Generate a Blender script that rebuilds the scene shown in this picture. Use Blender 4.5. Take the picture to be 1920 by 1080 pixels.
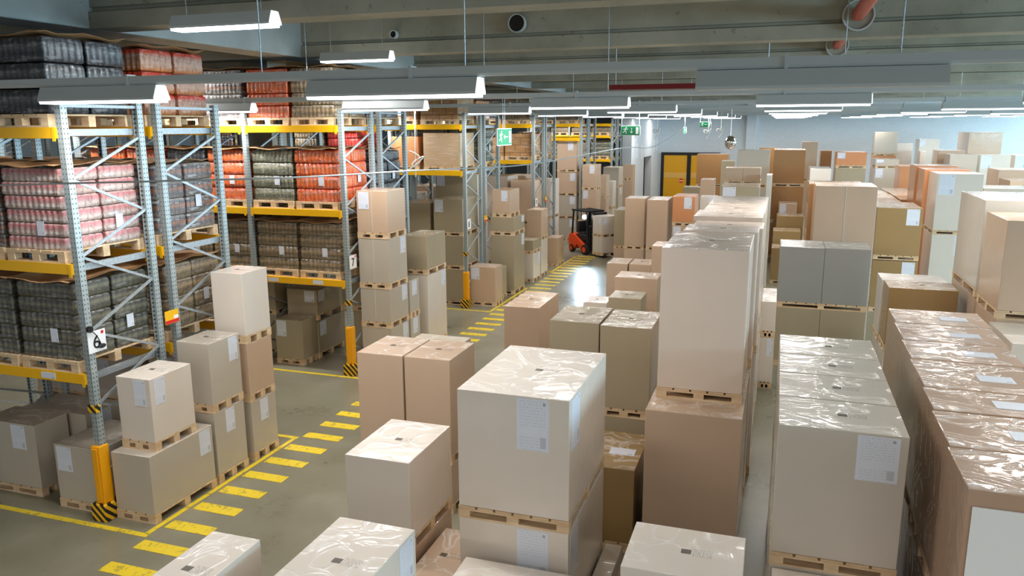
import bpy, bmesh, math, random
from mathutils import Vector, Matrix, noise
random.seed(7)
for o in list(bpy.data.objects): bpy.data.objects.remove(o)
SC = bpy.context.scene
COL = SC.collection

# ------------------------------------------------------------------ camera
CF, PITCH, YAW, ROLL, H = 1474.15, 0.205899, 0.325837, -0.005177, 4.25
cam_d = bpy.data.cameras.new('camera'); cam = bpy.data.objects.new('camera', cam_d); COL.objects.link(cam)
F_ = Vector((-math.sin(YAW)*math.cos(PITCH), math.cos(YAW)*math.cos(PITCH), -math.sin(PITCH)))
R_ = Vector((math.cos(YAW), math.sin(YAW), 0)); U_ = R_.cross(F_)
c_, s_ = math.cos(ROLL), math.sin(ROLL)
R2, U2 = R_*c_+U_*s_, U_*c_-R_*s_
cam.matrix_world = Matrix(((R2.x, U2.x, -F_.x, 0), (R2.y, U2.y, -F_.y, 0), (R2.z, U2.z, -F_.z, H), (0, 0, 0, 1)))
cam_d.sensor_width = 36; cam_d.lens = 36*CF/1920; cam_d.clip_start = .05; cam_d.clip_end = 300
SC.camera = cam

# ------------------------------------------------------------------ view, world, daylight
SC.view_settings.view_transform = 'Standard'; SC.view_settings.look = 'None'
SC.view_settings.gamma = 1; SC.view_settings.use_curve_mapping = False
SC.view_settings.exposure = 1.25
SC.cycles.use_denoising = True
SC.cycles.max_bounces = 6; SC.cycles.diffuse_bounces = 4; SC.cycles.glossy_bounces = 3
SC.cycles.transmission_bounces = 3; SC.cycles.transparent_max_bounces = 6
SC.cycles.caustics_reflective = False; SC.cycles.caustics_refractive = False
SC.cycles.sample_clamp_indirect = 4
W = bpy.data.worlds.new('world'); SC.world = W; W.use_nodes = True
W.node_tree.nodes['Background'].inputs[0].default_value = (0.93, 0.94, 1.0, 1)
W.node_tree.nodes['Background'].inputs[1].default_value = 0.2

def area(name, loc, rot, sx, sy, power, color=(1, 1, 1)):
    l = bpy.data.lights.new(name, 'AREA'); l.shape = 'RECTANGLE'; l.size = sx; l.size_y = sy
    l.energy = power; l.color = color
    o = bpy.data.objects.new(name, l); COL.objects.link(o); o.location = loc; o.rotation_euler = rot
    return o
WINX = 17.0
for yy, pw in ((4, 620), (14, 560), (24, 420), (34, 420), (43, 360)):      # daylight through the high windows of the right wall
    area('window_daylight', (WINX-.15, yy, 4.0), (0, math.radians(90), 0), 2.0, 7.0, pw, (0.5, 0.80, 1.0))
LAMP_W, LAMP_C = 22, (1.0, 0.965, 0.92)

# ------------------------------------------------------------------ materials
def srgb(r, g, b):
    f = lambda c: ((c/255)/12.92 if c/255 <= .04045 else (((c/255)+.055)/1.055)**2.4)
    return (f(r), f(g), f(b), 1)
class NT:
    def __init__(s, name):
        s.m = bpy.data.materials.new(name); s.m.use_nodes = True
        s.t = s.m.node_tree; s.b = s.t.nodes['Principled BSDF']
    def n(s, typ, **kw):
        nd = s.t.nodes.new(typ)
        for k, v in kw.items():
            if k.startswith('i_'): 
                key = k[2:]; key = int(key) if key.isdigit() else key.replace('_', ' ')
                nd.inputs[key].default_value = v
            else: setattr(nd, k, v)
        return nd
    def l(s, a, b): s.t.links.new(a, b)
    def math(s, op, a, b=None, c=None):
        nd = s.t.nodes.new('ShaderNodeMath'); nd.operation = op
        for i, v in enumerate((a, b, c)):
            if v is None: continue
            if isinstance(v, (int, float)): nd.inputs[i].default_value = v
            else: s.l(v, nd.inputs[i])
        return nd.outputs[0]
    def coord(s, which='Object', scale=(1, 1, 1)):
        tc = s.n('ShaderNodeTexCoord'); mp = s.n('ShaderNodeMapping'); mp.inputs['Scale'].default_value = scale
        s.l(tc.outputs[which], mp.inputs[0]); return mp.outputs[0]
    def noise(s, vec, scale, detail=4, rough=.55):
        nd = s.n('ShaderNodeTexNoise'); nd.inputs['Scale'].default_value = scale
        nd.inputs['Detail'].default_value = detail; nd.inputs['Roughness'].default_value = rough
        s.l(vec, nd.inputs['Vector']); return nd.outputs['Fac']
    def ramp(s, fac, stops):
        nd = s.n('ShaderNodeValToRGB'); el = nd.color_ramp.elements
        el[0].position, el[0].color = stops[0]; el[1].position, el[1].color = stops[-1]
        for p, c in stops[1:-1]:
            e = el.new(p); e.color = c
        s.l(fac, nd.inputs[0]); return nd.outputs[0]
    def mix(s, fac, a, b):
        nd = s.n('ShaderNodeMix', data_type='RGBA')
        for v, i in ((fac, 0), (a, 6), (b, 7)):
            if isinstance(v, (int, float, tuple)): nd.inputs[i].default_value = v
            else: s.l(v, nd.inputs[i])
        return nd.outputs[2]
    def bump(s, h, strength=.3, dist=.01, coat=False):
        nd = s.n('ShaderNodeBump'); nd.inputs['Strength'].default_value = strength; nd.inputs['Distance'].default_value = dist
        s.l(h, nd.inputs['Height']); s.l(nd.outputs[0], s.b.inputs['Coat Normal' if coat else 'Normal'])
def simple(name, col, rough=.5, metal=0, **kw):
    n = NT(name); n.b.inputs['Base Color'].default_value = col; n.b.inputs['Roughness'].default_value = rough
    n.b.inputs['Metallic'].default_value = metal
    for k, v in kw.items(): n.b.inputs[k.replace('_', ' ')].default_value = v
    return n.m
M = {}
def carton_mat(name, col, film=.8, crease=.24, side=.04):
    """board carton under clear film: loose creased film on top, tighter on the sides"""
    n = NT(name); v = n.coord('Object')
    f = n.noise(v, 2.2, 3); c2 = tuple(x*.9 for x in col[:3])+(1,)
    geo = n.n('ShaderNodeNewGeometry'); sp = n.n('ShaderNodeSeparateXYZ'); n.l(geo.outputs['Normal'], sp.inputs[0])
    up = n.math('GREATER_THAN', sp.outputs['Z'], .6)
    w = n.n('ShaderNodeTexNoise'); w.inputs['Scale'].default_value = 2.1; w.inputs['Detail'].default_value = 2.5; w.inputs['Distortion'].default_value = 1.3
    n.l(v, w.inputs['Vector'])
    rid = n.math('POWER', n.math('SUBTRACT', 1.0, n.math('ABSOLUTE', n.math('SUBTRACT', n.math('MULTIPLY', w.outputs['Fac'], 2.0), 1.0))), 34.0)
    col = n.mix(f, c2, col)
    n.l(n.mix(n.math('MULTIPLY', n.math('MULTIPLY', rid, up), .5), col, srgb(246, 244, 242)), n.b.inputs['Base Color'])  # white glints of the creased film are painted into the top colour
    n.b.inputs['Roughness'].default_value = .55
    n.b.inputs['Coat Weight'].default_value = film; n.b.inputs['Coat Roughness'].default_value = .12
    amt = n.math('ADD', n.math('MULTIPLY', up, crease-side), side)
    h = n.math('MULTIPLY', n.math('ADD', rid, n.math('MULTIPLY', n.noise(v, 3.0, 3), .8)), amt)
    n.bump(h, .8, .04, coat=True)
    return n.m
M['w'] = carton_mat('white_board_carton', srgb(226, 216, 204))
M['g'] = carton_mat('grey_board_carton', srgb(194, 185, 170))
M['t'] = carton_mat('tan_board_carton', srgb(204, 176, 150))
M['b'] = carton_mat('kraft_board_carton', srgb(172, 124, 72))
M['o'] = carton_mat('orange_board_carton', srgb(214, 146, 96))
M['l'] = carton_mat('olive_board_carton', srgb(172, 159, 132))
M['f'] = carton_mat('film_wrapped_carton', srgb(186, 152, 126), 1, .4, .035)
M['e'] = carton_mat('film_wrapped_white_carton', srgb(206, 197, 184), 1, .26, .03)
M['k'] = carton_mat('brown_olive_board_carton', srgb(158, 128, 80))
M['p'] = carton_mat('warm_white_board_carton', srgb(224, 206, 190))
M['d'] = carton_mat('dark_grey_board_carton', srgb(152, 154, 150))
def load_mat(name, c1, c2, brick):
    n = NT(name); tc = n.n('ShaderNodeTexCoord'); sx = n.n('ShaderNodeSeparateXYZ'); n.l(tc.outputs['Object'], sx.inputs[0]); cb = n.n('ShaderNodeCombineXYZ')
    n.l(n.math('ADD', sx.outputs['X'], sx.outputs['Y']), cb.inputs[0]); n.l(sx.outputs['Z'], cb.inputs[1])
    hz_ = n.noise(n.coord('Object', (1.2, 1.2, 16)), 2.0, 5, .65)
    if brick:
        br = n.n('ShaderNodeTexBrick'); br.inputs['Scale'].default_value = 1; br.inputs['Brick Width'].default_value = .32; br.inputs['Row Height'].default_value = .22
        br.inputs['Mortar Size'].default_value = .006; br.inputs['Color1'].default_value = c1; br.inputs['Color2'].default_value = c2; br.inputs['Mortar'].default_value = tuple(c*.25 for c in c1[:3])+(1,)
        n.l(cb.outputs[0], br.inputs['Vector']); col = br.outputs['Color']
    else: col = n.mix(n.noise(n.coord('Object'), 3, 3), c1, c2)
    col = n.mix(n.math('MULTIPLY', n.math('GREATER_THAN', hz_, .56), .3), col, srgb(236, 226, 212))
    n.l(col, n.b.inputs['Base Color']); n.b.inputs['Roughness'].default_value = .5; n.b.inputs['Coat Weight'].default_value = .9; n.b.inputs['Coat Roughness'].default_value = .15
    n.bump(hz_, .7, .03, coat=True); return n.m
M['s'] = load_mat('stretch_wrapped_beige_load', srgb(206, 178, 142), srgb(190, 158, 120), False)
M['c'] = load_mat('kraft_box_load', srgb(184, 138, 88), srgb(160, 120, 74), True)
CNAME = dict(p='warm white', k='olive brown', d='dark grey', s='stretch-wrapped beige', c='kraft box', w='white', g='grey', t='tan', b='kraft brown', o='orange brown', l='olive grey', f='film-wrapped brown', e='film-wrapped white')
def wood():
    n = NT('pallet_pine'); v = n.coord('Object', (1, 6, 6)); f = n.noise(v, 3, 5)
    n.l(n.ramp(f, [(.3, srgb(198, 166, 126)), (.7, srgb(232, 208, 174))]), n.b.inputs['Base Color'])
    n.b.inputs['Roughness'].default_value = .75; return n.m
M['wood'] = wood()
def label_mat():
    n = NT('printed_label_paper'); tc = n.n('ShaderNodeTexCoord'); sp = n.n('ShaderNodeSeparateXYZ'); n.l(tc.outputs['Object'], sp.inputs[0])
    x, z = sp.outputs['X'], sp.outputs['Z']
    row = n.math('GREATER_THAN', n.math('FRACT', n.math('MULTIPLY', z, 17.0)), .55)
    mp = n.n('ShaderNodeCombineXYZ'); n.l(n.math('MULTIPLY', x, 22.0), mp.inputs[0]); n.l(n.math('FLOOR', n.math('MULTIPLY', z, 17.0)), mp.inputs[1])
    words = n.math('GREATER_THAN', n.noise(mp.outputs[0], 1.0, 1), .5)
    marg = n.math('LESS_THAN', n.math('ABSOLUTE', x), .40)
    gap = n.math('GREATER_THAN', n.math('ABSOLUTE', n.math('ADD', z, .12)), .09)
    ink = n.math('MULTIPLY', n.math('MULTIPLY', row, words), n.math('MULTIPLY', marg, gap))
    bx = n.math('MULTIPLY', n.math('GREATER_THAN', x, .24), n.math('LESS_THAN', x, .42))
    bz = n.math('MULTIPLY', n.math('LESS_THAN', z, -.22), n.math('GREATER_THAN', z, -.44))
    bars = n.math('MULTIPLY', n.math('MULTIPLY', bx, bz), n.math('GREATER_THAN', n.math('FRACT', n.math('MULTIPLY', z, 43.0)), .4))
    dx = n.math('SUBTRACT', x, .36); dz = n.math('SUBTRACT', z, .42)
    dot = n.math('LESS_THAN', n.math('ADD', n.math('MULTIPLY', dx, dx), n.math('MULTIPLY', n.math('MULTIPLY', dz, dz), 1.8)), .0022)
    a = n.math('MAXIMUM', n.math('MULTIPLY', ink, .17), n.math('MULTIPLY', n.math('MAXIMUM', bars, dot), .5))
    n.l(n.mix(a, srgb(222, 228, 240), srgb(60, 62, 70)), n.b.inputs['Base Color'])
    n.b.inputs['Roughness'].default_value = .4; n.b.inputs['Coat Weight'].default_value = .4; return n.m
M['label'] = label_mat()
def mark_mat():
    n = NT('stamped_ink'); tc = n.n('ShaderNodeTexCoord'); sp = n.n('ShaderNodeSeparateXYZ'); n.l(tc.outputs['Object'], sp.inputs[0])
    x, z = sp.outputs['X'], sp.outputs['Z']
    bars = n.math('MULTIPLY', n.math('LESS_THAN', x, -.18), n.math('MULTIPLY', n.math('GREATER_THAN', n.math('FRACT', n.math('MULTIPLY', z, 9.0)), .3), n.math('LESS_THAN', n.math('ABSOLUTE', z), .3)))
    mp = n.n('ShaderNodeCombineXYZ'); n.l(n.math('MULTIPLY', x, 26.0), mp.inputs[0]); n.l(n.math('FLOOR', n.math('MULTIPLY', z, 6.0)), mp.inputs[1])
    tx = n.math('MULTIPLY', n.math('GREATER_THAN', n.noise(mp.outputs[0], 1.0, 1), .52), n.math('MULTIPLY', n.math('GREATER_THAN', x, -.12), n.math('GREATER_THAN', n.math('FRACT', n.math('MULTIPLY', z, 6.0)), .5)))
    a = n.math('MAXIMUM', n.math('MULTIPLY', bars, .5), n.math('MULTIPLY', tx, .25))
    n.b.inputs['Base Color'].default_value = srgb(70, 64, 58); n.l(a, n.b.inputs['Alpha']); n.b.inputs['Roughness'].default_value = .6
    return n.m
M['mark'] = mark_mat()
def concrete(name, c1, c2, sc, rough, stain=None, bumpy=.15):
    n = NT(name); v = n.coord('Object'); f = n.noise(v, sc, 6, .6); g = n.noise(v, sc*9, 4, .6)
    col = n.ramp(f, [(.3, c1), (.7, c2)])
    col = n.mix(n.math('MULTIPLY', n.math('GREATER_THAN', g, .66), .45), col, stain or c1)
    n.l(col, n.b.inputs['Base Color']); n.b.inputs['Roughness'].default_value = rough
    n.bump(g, bumpy, .01); return n.m
M['beam'] = concrete('cast_concrete', srgb(140, 140, 126), srgb(176, 175, 160), .9, .85, srgb(108, 108, 94))
M['beam_light'] = concrete('pale_cast_concrete', srgb(150, 156, 155), srgb(178, 184, 182), .9, .85, srgb(120, 124, 122))
def floor_mat():
    n = NT('polished_concrete_floor'); v = n.coord('Object'); f = n.noise(v, .45, 7, .62); g = n.noise(v, 6, 6, .7)
    col = n.ramp(f, [(.25, srgb(104, 101, 82)), (.5, srgb(130, 127, 108)), (.75, srgb(158, 154, 138))])
    col = n.mix(n.math('MULTIPLY', n.math('GREATER_THAN', g, .64), .35), col, srgb(88, 84, 66))
    sv = n.coord('Object', (.6, 3.0, 1)); s = n.noise(sv, 1.3, 8, .75)
    col = n.mix(n.math('MULTIPLY', n.math('GREATER_THAN', s, .7), .5), col, srgb(78, 72, 58))
    n.l(col, n.b.inputs['Base Color'])
    n.l(n.ramp(f, [(.3, (.24,)*3+(1,)), (.7, (.36,)*3+(1,))]), n.b.inputs['Roughness'])
    n.b.inputs['Specular IOR Level'].default_value = .6; n.bump(g, .06, .01); return n.m
M['floor'] = floor_mat()
def paint_line():
    n = NT('worn_yellow_floor_paint'); v = n.coord('Object'); f = n.noise(v, 7, 8, .7); sv = n.coord('Object', (9, 1.5, 1)); s = n.noise(sv, 3, 6, .7)
    m = n.math('MAXIMUM', n.math('GREATER_THAN', f, .57), n.math('GREATER_THAN', s, .6))
    n.l(n.mix(n.math('MULTIPLY', m, .6), srgb(232, 204, 48), srgb(142, 130, 72)), n.b.inputs['Base Color']); n.b.inputs['Roughness'].default_value = .4; return n.m
M['line'] = paint_line()
def wall_mat():
    n = NT('pale_painted_brick_wall'); v = n.coord('Object'); tc = n.coord('Object', (1, 1, 1))
    sx = n.n('ShaderNodeSeparateXYZ'); n.l(tc, sx.inputs[0]); cb = n.n('ShaderNodeCombineXYZ')
    n.l(n.math('ADD', sx.outputs['X'], sx.outputs['Y']), cb.inputs[0]); n.l(sx.outputs['Z'], cb.inputs[1])
    br = n.n('ShaderNodeTexBrick'); br.inputs['Scale'].default_value = 2.2
    br.inputs['Color1'].default_value = srgb(218, 224, 228); br.inputs['Color2'].default_value = srgb(212, 219, 224)
    br.inputs['Mortar'].default_value = srgb(200, 208, 216); br.inputs['Mortar Size'].default_value = .02
    n.l(cb.outputs[0], br.inputs['Vector'])
    f = n.noise(v, .5, 4); n.l(n.mix(n.math('MULTIPLY', f, .3), br.outputs['Color'], srgb(200, 210, 220)), n.b.inputs['Base Color'])
    n.b.inputs['Roughness'].default_value = .7; n.bump(br.outputs['Fac'], -.2, .01); return n.m
M['wall'] = wall_mat()
def galv():
    n = NT('galvanised_steel'); v = n.coord('Object'); vo = n.n('ShaderNodeTexVoronoi'); vo.inputs['Scale'].default_value = 60; n.l(v, vo.inputs['Vector'])
    n.l(n.ramp(vo.outputs['Distance'], [(.0, srgb(150, 160, 166)), (1, srgb(196, 204, 208))]), n.b.inputs['Base Color'])
    n.b.inputs['Metallic'].default_value = .55; n.b.inputs['Roughness'].default_value = .42; return n.m
M['steel'] = galv()
def post_mat():
    n = NT('perforated_galvanised_post'); tc = n.n('ShaderNodeTexCoord'); sp = n.n('ShaderNodeSeparateXYZ'); n.l(tc.outputs['Object'], sp.inputs[0])
    x, y, z = sp.outputs
    hz = n.math('LESS_THAN', n.math('ABSOLUTE', n.math('SUBTRACT', n.math('FRACT', n.math('MULTIPLY', z, 20.0)), .5)), .16)
    ax = n.math('ABSOLUTE', n.math('SUBTRACT', n.math('ABSOLUTE', x), .02))
    ay = n.math('ABSOLUTE', n.math('SUBTRACT', n.math('ABSOLUTE', y), .02))
    m = n.math('MULTIPLY', hz, n.math('MAXIMUM', n.math('LESS_THAN', ax, .0045), n.math('MULTIPLY', n.math('LESS_THAN', ay, .006), n.math('GREATER_THAN', n.math('ABSOLUTE', x), .034))))
    n.l(n.mix(m, srgb(170, 182, 184), srgb(60, 72, 70)), n.b.inputs['Base Color'])
    n.b.inputs['Metallic'].default_value = .4; n.b.inputs['Roughness'].default_value = .42; return n.m
M['post'] = post_mat()
M['yellow'] = simple('yellow_powder_coat', srgb(244, 186, 18), .35)
M['orange_yellow'] = simple('amber_powder_coat', srgb(246, 172, 12), .35)
def hazard():
    n = NT('black_yellow_hazard'); tc = n.n('ShaderNodeTexCoord'); sp = n.n('ShaderNodeSeparateXYZ'); n.l(tc.outputs['Object'], sp.inputs[0])
    a = n.math('ADD', n.math('ADD', sp.outputs[0], n.math('MULTIPLY', sp.outputs[1], 1.0)), sp.outputs[2])
    n.l(n.mix(n.math('GREATER_THAN', n.math('FRACT', n.math('MULTIPLY', a, 10.0)), .5), srgb(236, 184, 30), srgb(28, 24, 20)), n.b.inputs['Base Color']); n.b.inputs['Roughness'].default_value = .5; return n.m
M['hazard'] = hazard()
M['black'] = simple('black_plastic', srgb(22, 22, 24), .45)
M['darkmetal'] = simple('dark_painted_steel', srgb(34, 34, 36), .4, .3)
M['sign'] = simple('white_sign_plate', srgb(240, 240, 240), .35)
M['red'] = simple('red_print', srgb(214, 36, 36), .4)
M['green'] = simple('green_exit_sign', srgb(14, 132, 84), .4)
M['pipe'] = simple('red_sprinkler_pipe', srgb(178, 78, 62), .45)
M['lumhouse'] = simple('white_luminaire_housing', srgb(196, 204, 206), .35)
M['rail'] = simple('grey_trunking_rail', srgb(190, 198, 200), .4)
M['sheet'] = simple('cardboard_sheet', srgb(172, 134, 92), .8)
M['door'] = simple('yellow_door_panel', srgb(226, 164, 8), .45)
M['band'] = simple('clear_door_band', srgb(226, 178, 92), .3)
M['forkorange'] = simple('orange_forklift_paint', srgb(240, 78, 20), .3)
M['rubber'] = simple('black_rubber', srgb(26, 26, 26), .8)
M['gas'] = simple('yellow_gas_bottle', srgb(206, 170, 86), .4)
M['rope'] = simple('pale_rope', srgb(206, 206, 198), .7)
M['line_grey'] = simple('grey_line_cord', srgb(150, 152, 150), .6)
M['mirror'] = simple('convex_mirror_glass', srgb(220, 220, 220), .06, 1)
M['column'] = simple('painted_white_column', srgb(214, 218, 222), .6)
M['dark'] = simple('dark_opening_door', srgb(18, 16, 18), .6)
def emis(name, col, st):
    n = NT(name); n.b.inputs['Base Color'].default_value = (0, 0, 0, 1); n.b.inputs['Emission Color'].default_value = col; n.b.inputs['Emission Strength'].default_value = st; return n.m
M['glow'] = emis('lit_luminaire_diffuser', (1, .95, 1, 1), 3.2)
M['cap'] = emis('lit_end_cap', (.88, .97, 1, 1), .75)
M['winglow'] = emis('bright_daylit_window_glass', (.7, .87, 1, 1), 1.6)
M['headlamp'] = emis('headlamp_glass', (.85, .9, 1, 1), 12)

def drink_mat(name, bands, film=.9, wr=.8, streak=.22):
    """bands: [(z fraction of a layer, colour)]; vertical bottle streaks come with the scalloped mesh"""
    n = NT(name); tc = n.n('ShaderNodeTexCoord'); sp = n.n('ShaderNodeSeparateXYZ'); n.l(tc.outputs['Generated'], sp.inputs[0])
    col = n.ramp(sp.outputs['Z'], bands)
    v = n.coord('Object', (1, 1, .6)); f = n.noise(v, 26, 3, .7)
    col = n.mix(n.math('MULTIPLY', n.math('GREATER_THAN', f, .56), .45), col, tuple(c*.25 for c in bands[0][1][:3])+(1,))
    st = n.noise(n.coord('Object', (1, 1, 5)), 3.2, 5, .7)
    col = n.mix(n.math('MULTIPLY', n.math('GREATER_THAN', st, .56), streak), col, srgb(206, 208, 212))  # pale streaks put the highlights of the film into the colour
    n.l(col, n.b.inputs['Base Color']); n.b.inputs['Roughness'].default_value = .4
    n.b.inputs['Coat Weight'].default_value = film; n.b.inputs['Coat Roughness'].default_value = .1
    w = n.n('ShaderNodeTexNoise'); w.inputs['Scale'].default_value = 7; w.inputs['Detail'].default_value = 4; w.inputs['Distortion'].default_value = 1.2
    n.l(n.coord('Object', (1, 1, 3.2)), w.inputs['Vector']); n.bump(w.outputs['Fac'], wr, .04, coat=True)
    return n.m
DR = {
 'dark': ('dark cola', drink_mat('dark_bottle_pack', [(0, srgb(28, 30, 36)), (.35, srgb(40, 46, 54)), (.55, srgb(88, 94, 96)), (.8, srgb(40, 44, 50)), (1, srgb(70, 74, 78))])),
 'dull': ('dull olive dark', drink_mat('dull_dark_bottle_pack', [(0, srgb(112, 108, 88)), (.3, srgb(66, 68, 62)), (.55, srgb(124, 122, 104)), (.8, srgb(60, 62, 62)), (1, srgb(120, 118, 102))])),
 'blue': ('blue black', drink_mat('blue_bottle_pack', [(0, srgb(24, 34, 50)), (.4, srgb(40, 66, 92)), (.6, srgb(110, 140, 160)), (1, srgb(30, 40, 58))])),
 'orange': ('bright orange', drink_mat('orange_bottle_pack', [(0, srgb(216, 92, 38)), (.4, srgb(224, 104, 44)), (.6, srgb(206, 120, 80)), (1, srgb(230, 84, 36))])),
 'red': ('red', drink_mat('red_bottle_pack', [(0, srgb(196, 40, 40)), (.5, srgb(216, 76, 66)), (1, srgb(214, 60, 54))])),
 'amber': ('red and amber', drink_mat('amber_bottle_pack', [(0, srgb(196, 116, 40)), (.35, srgb(190, 150, 128)), (.7, srgb(176, 130, 108)), (.85, srgb(196, 60, 36)), (1, srgb(190, 52, 34))])),
 'pink': ('clear and pink', drink_mat('pink_bottle_pack', [(0, srgb(196, 176, 166)), (.35, srgb(204, 184, 176)), (.6, srgb(192, 140, 138)), (.8, srgb(190, 112, 116)), (1, srgb(206, 180, 174))], 1, 1, .5)),
 'clear': ('clear and black', drink_mat('clear_bottle_pack', [(0, srgb(150, 142, 134)), (.3, srgb(86, 84, 88)), (.55, srgb(160, 116, 96)), (.75, srgb(60, 62, 70)), (1, srgb(170, 164, 158))], 1, 1, .5)),
 'beige': ('beige and brown', drink_mat('beige_bottle_pack', [(0, srgb(150, 134, 104)), (.35, srgb(110, 96, 74)), (.6, srgb(172, 150, 118)), (.85, srgb(92, 80, 64)), (1, srgb(180, 166, 140))])),
 'grey': ('grey green', drink_mat('grey_bottle_pack', [(0, srgb(128, 128, 104)), (.4, srgb(84, 88, 76)), (.6, srgb(150, 150, 128)), (1, srgb(100, 100, 84))])),
}

# ------------------------------------------------------------------ mesh helpers
def bx(bm, x0, x1, y0, y1, z0, z1, mi=0):
    vs = [bm.verts.new(p) for p in ((x0,y0,z0),(x1,y0,z0),(x1,y1,z0),(x0,y1,z0),(x0,y0,z1),(x1,y0,z1),(x1,y1,z1),(x0,y1,z1))]
    for q in ((0,3,2,1),(4,5,6,7),(0,1,5,4),(1,2,6,5),(2,3,7,6),(3,0,4,7)):
        f = bm.faces.new([vs[i] for i in q]); f.material_index = mi
    return vs
def bar(bm, a, b, w, h, up=(1, 0, 0)):
    a, b = Vector(a), Vector(b); d = (b-a).normalized(); u = Vector(up); s = d.cross(u).normalized(); u = s.cross(d).normalized()
    vs = []
    for p in (a, b):
        for i, j in ((-1,-1),(1,-1),(1,1),(-1,1)): vs.append(bm.verts.new(p+s*(i*w/2)+u*(j*h/2)))
    for q in ((3,2,1,0),(4,5,6,7),(0,1,5,4),(1,2,6,5),(2,3,7,6),(3,0,4,7)): bm.faces.new([vs[i] for i in q])
def cyl(bm, c, r, depth, axis='Z', seg=20, r2=None):
    m = Matrix.Translation(c)
    if axis == 'X': m = m @ Matrix.Rotation(math.pi/2, 4, 'Y')
    if axis == 'Y': m = m @ Matrix.Rotation(math.pi/2, 4, 'X')
    bmesh.ops.create_cone(bm, cap_ends=True, segments=seg, radius1=r, radius2=r if r2 is None else r2, depth=depth, matrix=m)
def extr(bm, prof, x0, x1):
    """profile in (y,z), extruded along X"""
    a = [bm.verts.new((x0, y, z)) for y, z in prof]; b = [bm.verts.new((x1, y, z)) for y, z in prof]; n = len(prof)
    for i in range(n): bm.faces.new((a[i], a[(i+1) % n], b[(i+1) % n], b[i]))
    bm.faces.new(a[::-1]); bm.faces.new(b)
def mk(name, bm, mat, parent=None, loc=None, bev=0, smooth=False):
    bmesh.ops.recalc_face_normals(bm, faces=bm.faces)
    me = bpy.data.meshes.new(name); bm.to_mesh(me); bm.free()
    for m_ in (mat if isinstance(mat, (list, tuple)) else [mat]): me.materials.append(m_)
    if smooth:
        for p in me.polygons: p.use_smooth = True
    o = bpy.data.objects.new(name, me); COL.objects.link(o)
    if parent: o.parent = parent
    if loc: o.location = loc
    if bev:
        b = o.modifiers.new('bevel', 'BEVEL'); b.width = bev; b.segments = 2; b.limit_method = 'ANGLE'
    return o
def thing(name, label, cat, loc=(0,0,0), rz=0, group=None):
    o = bpy.data.objects.new(name, None); COL.objects.link(o); o.location = loc; o.rotation_euler = (0, 0, rz)
    o.empty_display_size = .1; return tag(o, label, cat, group)
def tag(o, label, cat, group=None):
    o['label'] = label; o['category'] = cat
    if group: o['group'] = group
    return o
def struct(name, bm, mat, **kw):
    o = mk(name, bm, mat, **kw); o['kind'] = 'structure'; return o
def tube(pts, r, name, mat, parent=None, res=3):
    cu = bpy.data.curves.new(name, 'CURVE'); cu.dimensions = '3D'; cu.bevel_depth = r; cu.bevel_resolution = res
    sp = cu.splines.new('NURBS'); sp.points.add(len(pts)-1)
    for i, p in enumerate(pts): sp.points[i].co = (*p, 1)
    sp.use_endpoint_u = True; sp.order_u = 3; cu.materials.append(mat)
    return curve_mesh(cu, name, parent)
def curve_mesh(cu, name, parent):
    tmp = bpy.data.objects.new(name, cu); me = bpy.data.meshes.new_from_object(tmp)
    bpy.data.objects.remove(tmp); me.name = name
    o = bpy.data.objects.new(name, me); COL.objects.link(o)
    if parent: o.parent = parent
    return o
def text(body, size, name, mat, parent, loc, rot, depth=.002):
    cu = bpy.data.curves.new(name, 'FONT'); cu.body = body; cu.size = size; cu.extrude = depth; cu.align_x = 'CENTER'; cu.align_y = 'CENTER'
    cu.materials.append(mat); o = curve_mesh(cu, name, parent); o.location = loc; o.rotation_euler = rot; return o

# ------------------------------------------------------------------ setting
XL, XR, YB, YF, ZC = -24.0, WINX, -7.0, 47.0, 6.3
bm = bmesh.new(); bx(bm, XL, XR, YB, YF, -.2, 0); struct('floor', bm, M['floor'])
bm = bmesh.new(); bx(bm, XL, XR, YB, YF, ZC, ZC+.2); struct('ceiling', bm, M['beam'])
bm = bmesh.new(); bx(bm, XL, -6.62, YF, YF+.3, 0, ZC); bx(bm, -3.25, XR+.3, YF, YF+.3, 0, ZC); bx(bm, -6.62, -3.25, YF, YF+.3, 2.56, ZC); struct('wall_back', bm, M['wall'])
bm = bmesh.new(); bx(bm, XL-.3, XL, YB, YF, 0, ZC); struct('wall_left', bm, M['wall'])
bm = bmesh.new(); bx(bm, XR, XR+.3, YB, YF, 0, 3.0); bx(bm, XR, XR+.3, YB, YF, 5.0, ZC)
for a, b in ((YB, .5), (7.5, 10.5), (17.5, 20.5), (27.5, 30.5), (37.5, 39.5), (46.5, YF)): bx(bm, XR, XR+.3, a, b, 3.0, 5.0)
struct('wall_right', bm, M['wall'])
for i, (a, b) in enumerate(((.5, 7.5), (10.5, 17.5), (20.5, 27.5), (30.5, 37.5), (39.5, 46.5))):
    bm = bmesh.new(); bx(bm, XR+.1, XR+.12, a, b, 3.0, 5.0); struct('window_%d' % (i+1), bm, M['winglow'])
    bm = bmesh.new()
    for k in range(5):
        y = a+(b-a)*k/4; bx(bm, XR+.05, XR+.1, y-.03, y+.03, 3.0, 5.0)
    o = struct('trim_%d' % (i+1), bm, M['darkmetal'])
# office block at the end of the aisle, its side wall carries the dark doorway
bm = bmesh.new()
bx(bm, -7.3, -6.75, 37.9, 41.6, 0, 5.2); bx(bm, -7.3, -6.75, 44.2, YF, 0, 5.2); bx(bm, -7.3, -6.75, 41.6, 44.2, 2.5, 5.2)
struct('wall_office', bm, M['column'])
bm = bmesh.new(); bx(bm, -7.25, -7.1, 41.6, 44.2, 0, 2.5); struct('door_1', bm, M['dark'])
bm = bmesh.new(); bx(bm, -1.9, -1.35, YF-.25, YF, 0, ZC); struct('trim_6', bm, M['wall'], bev=.02)
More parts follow.
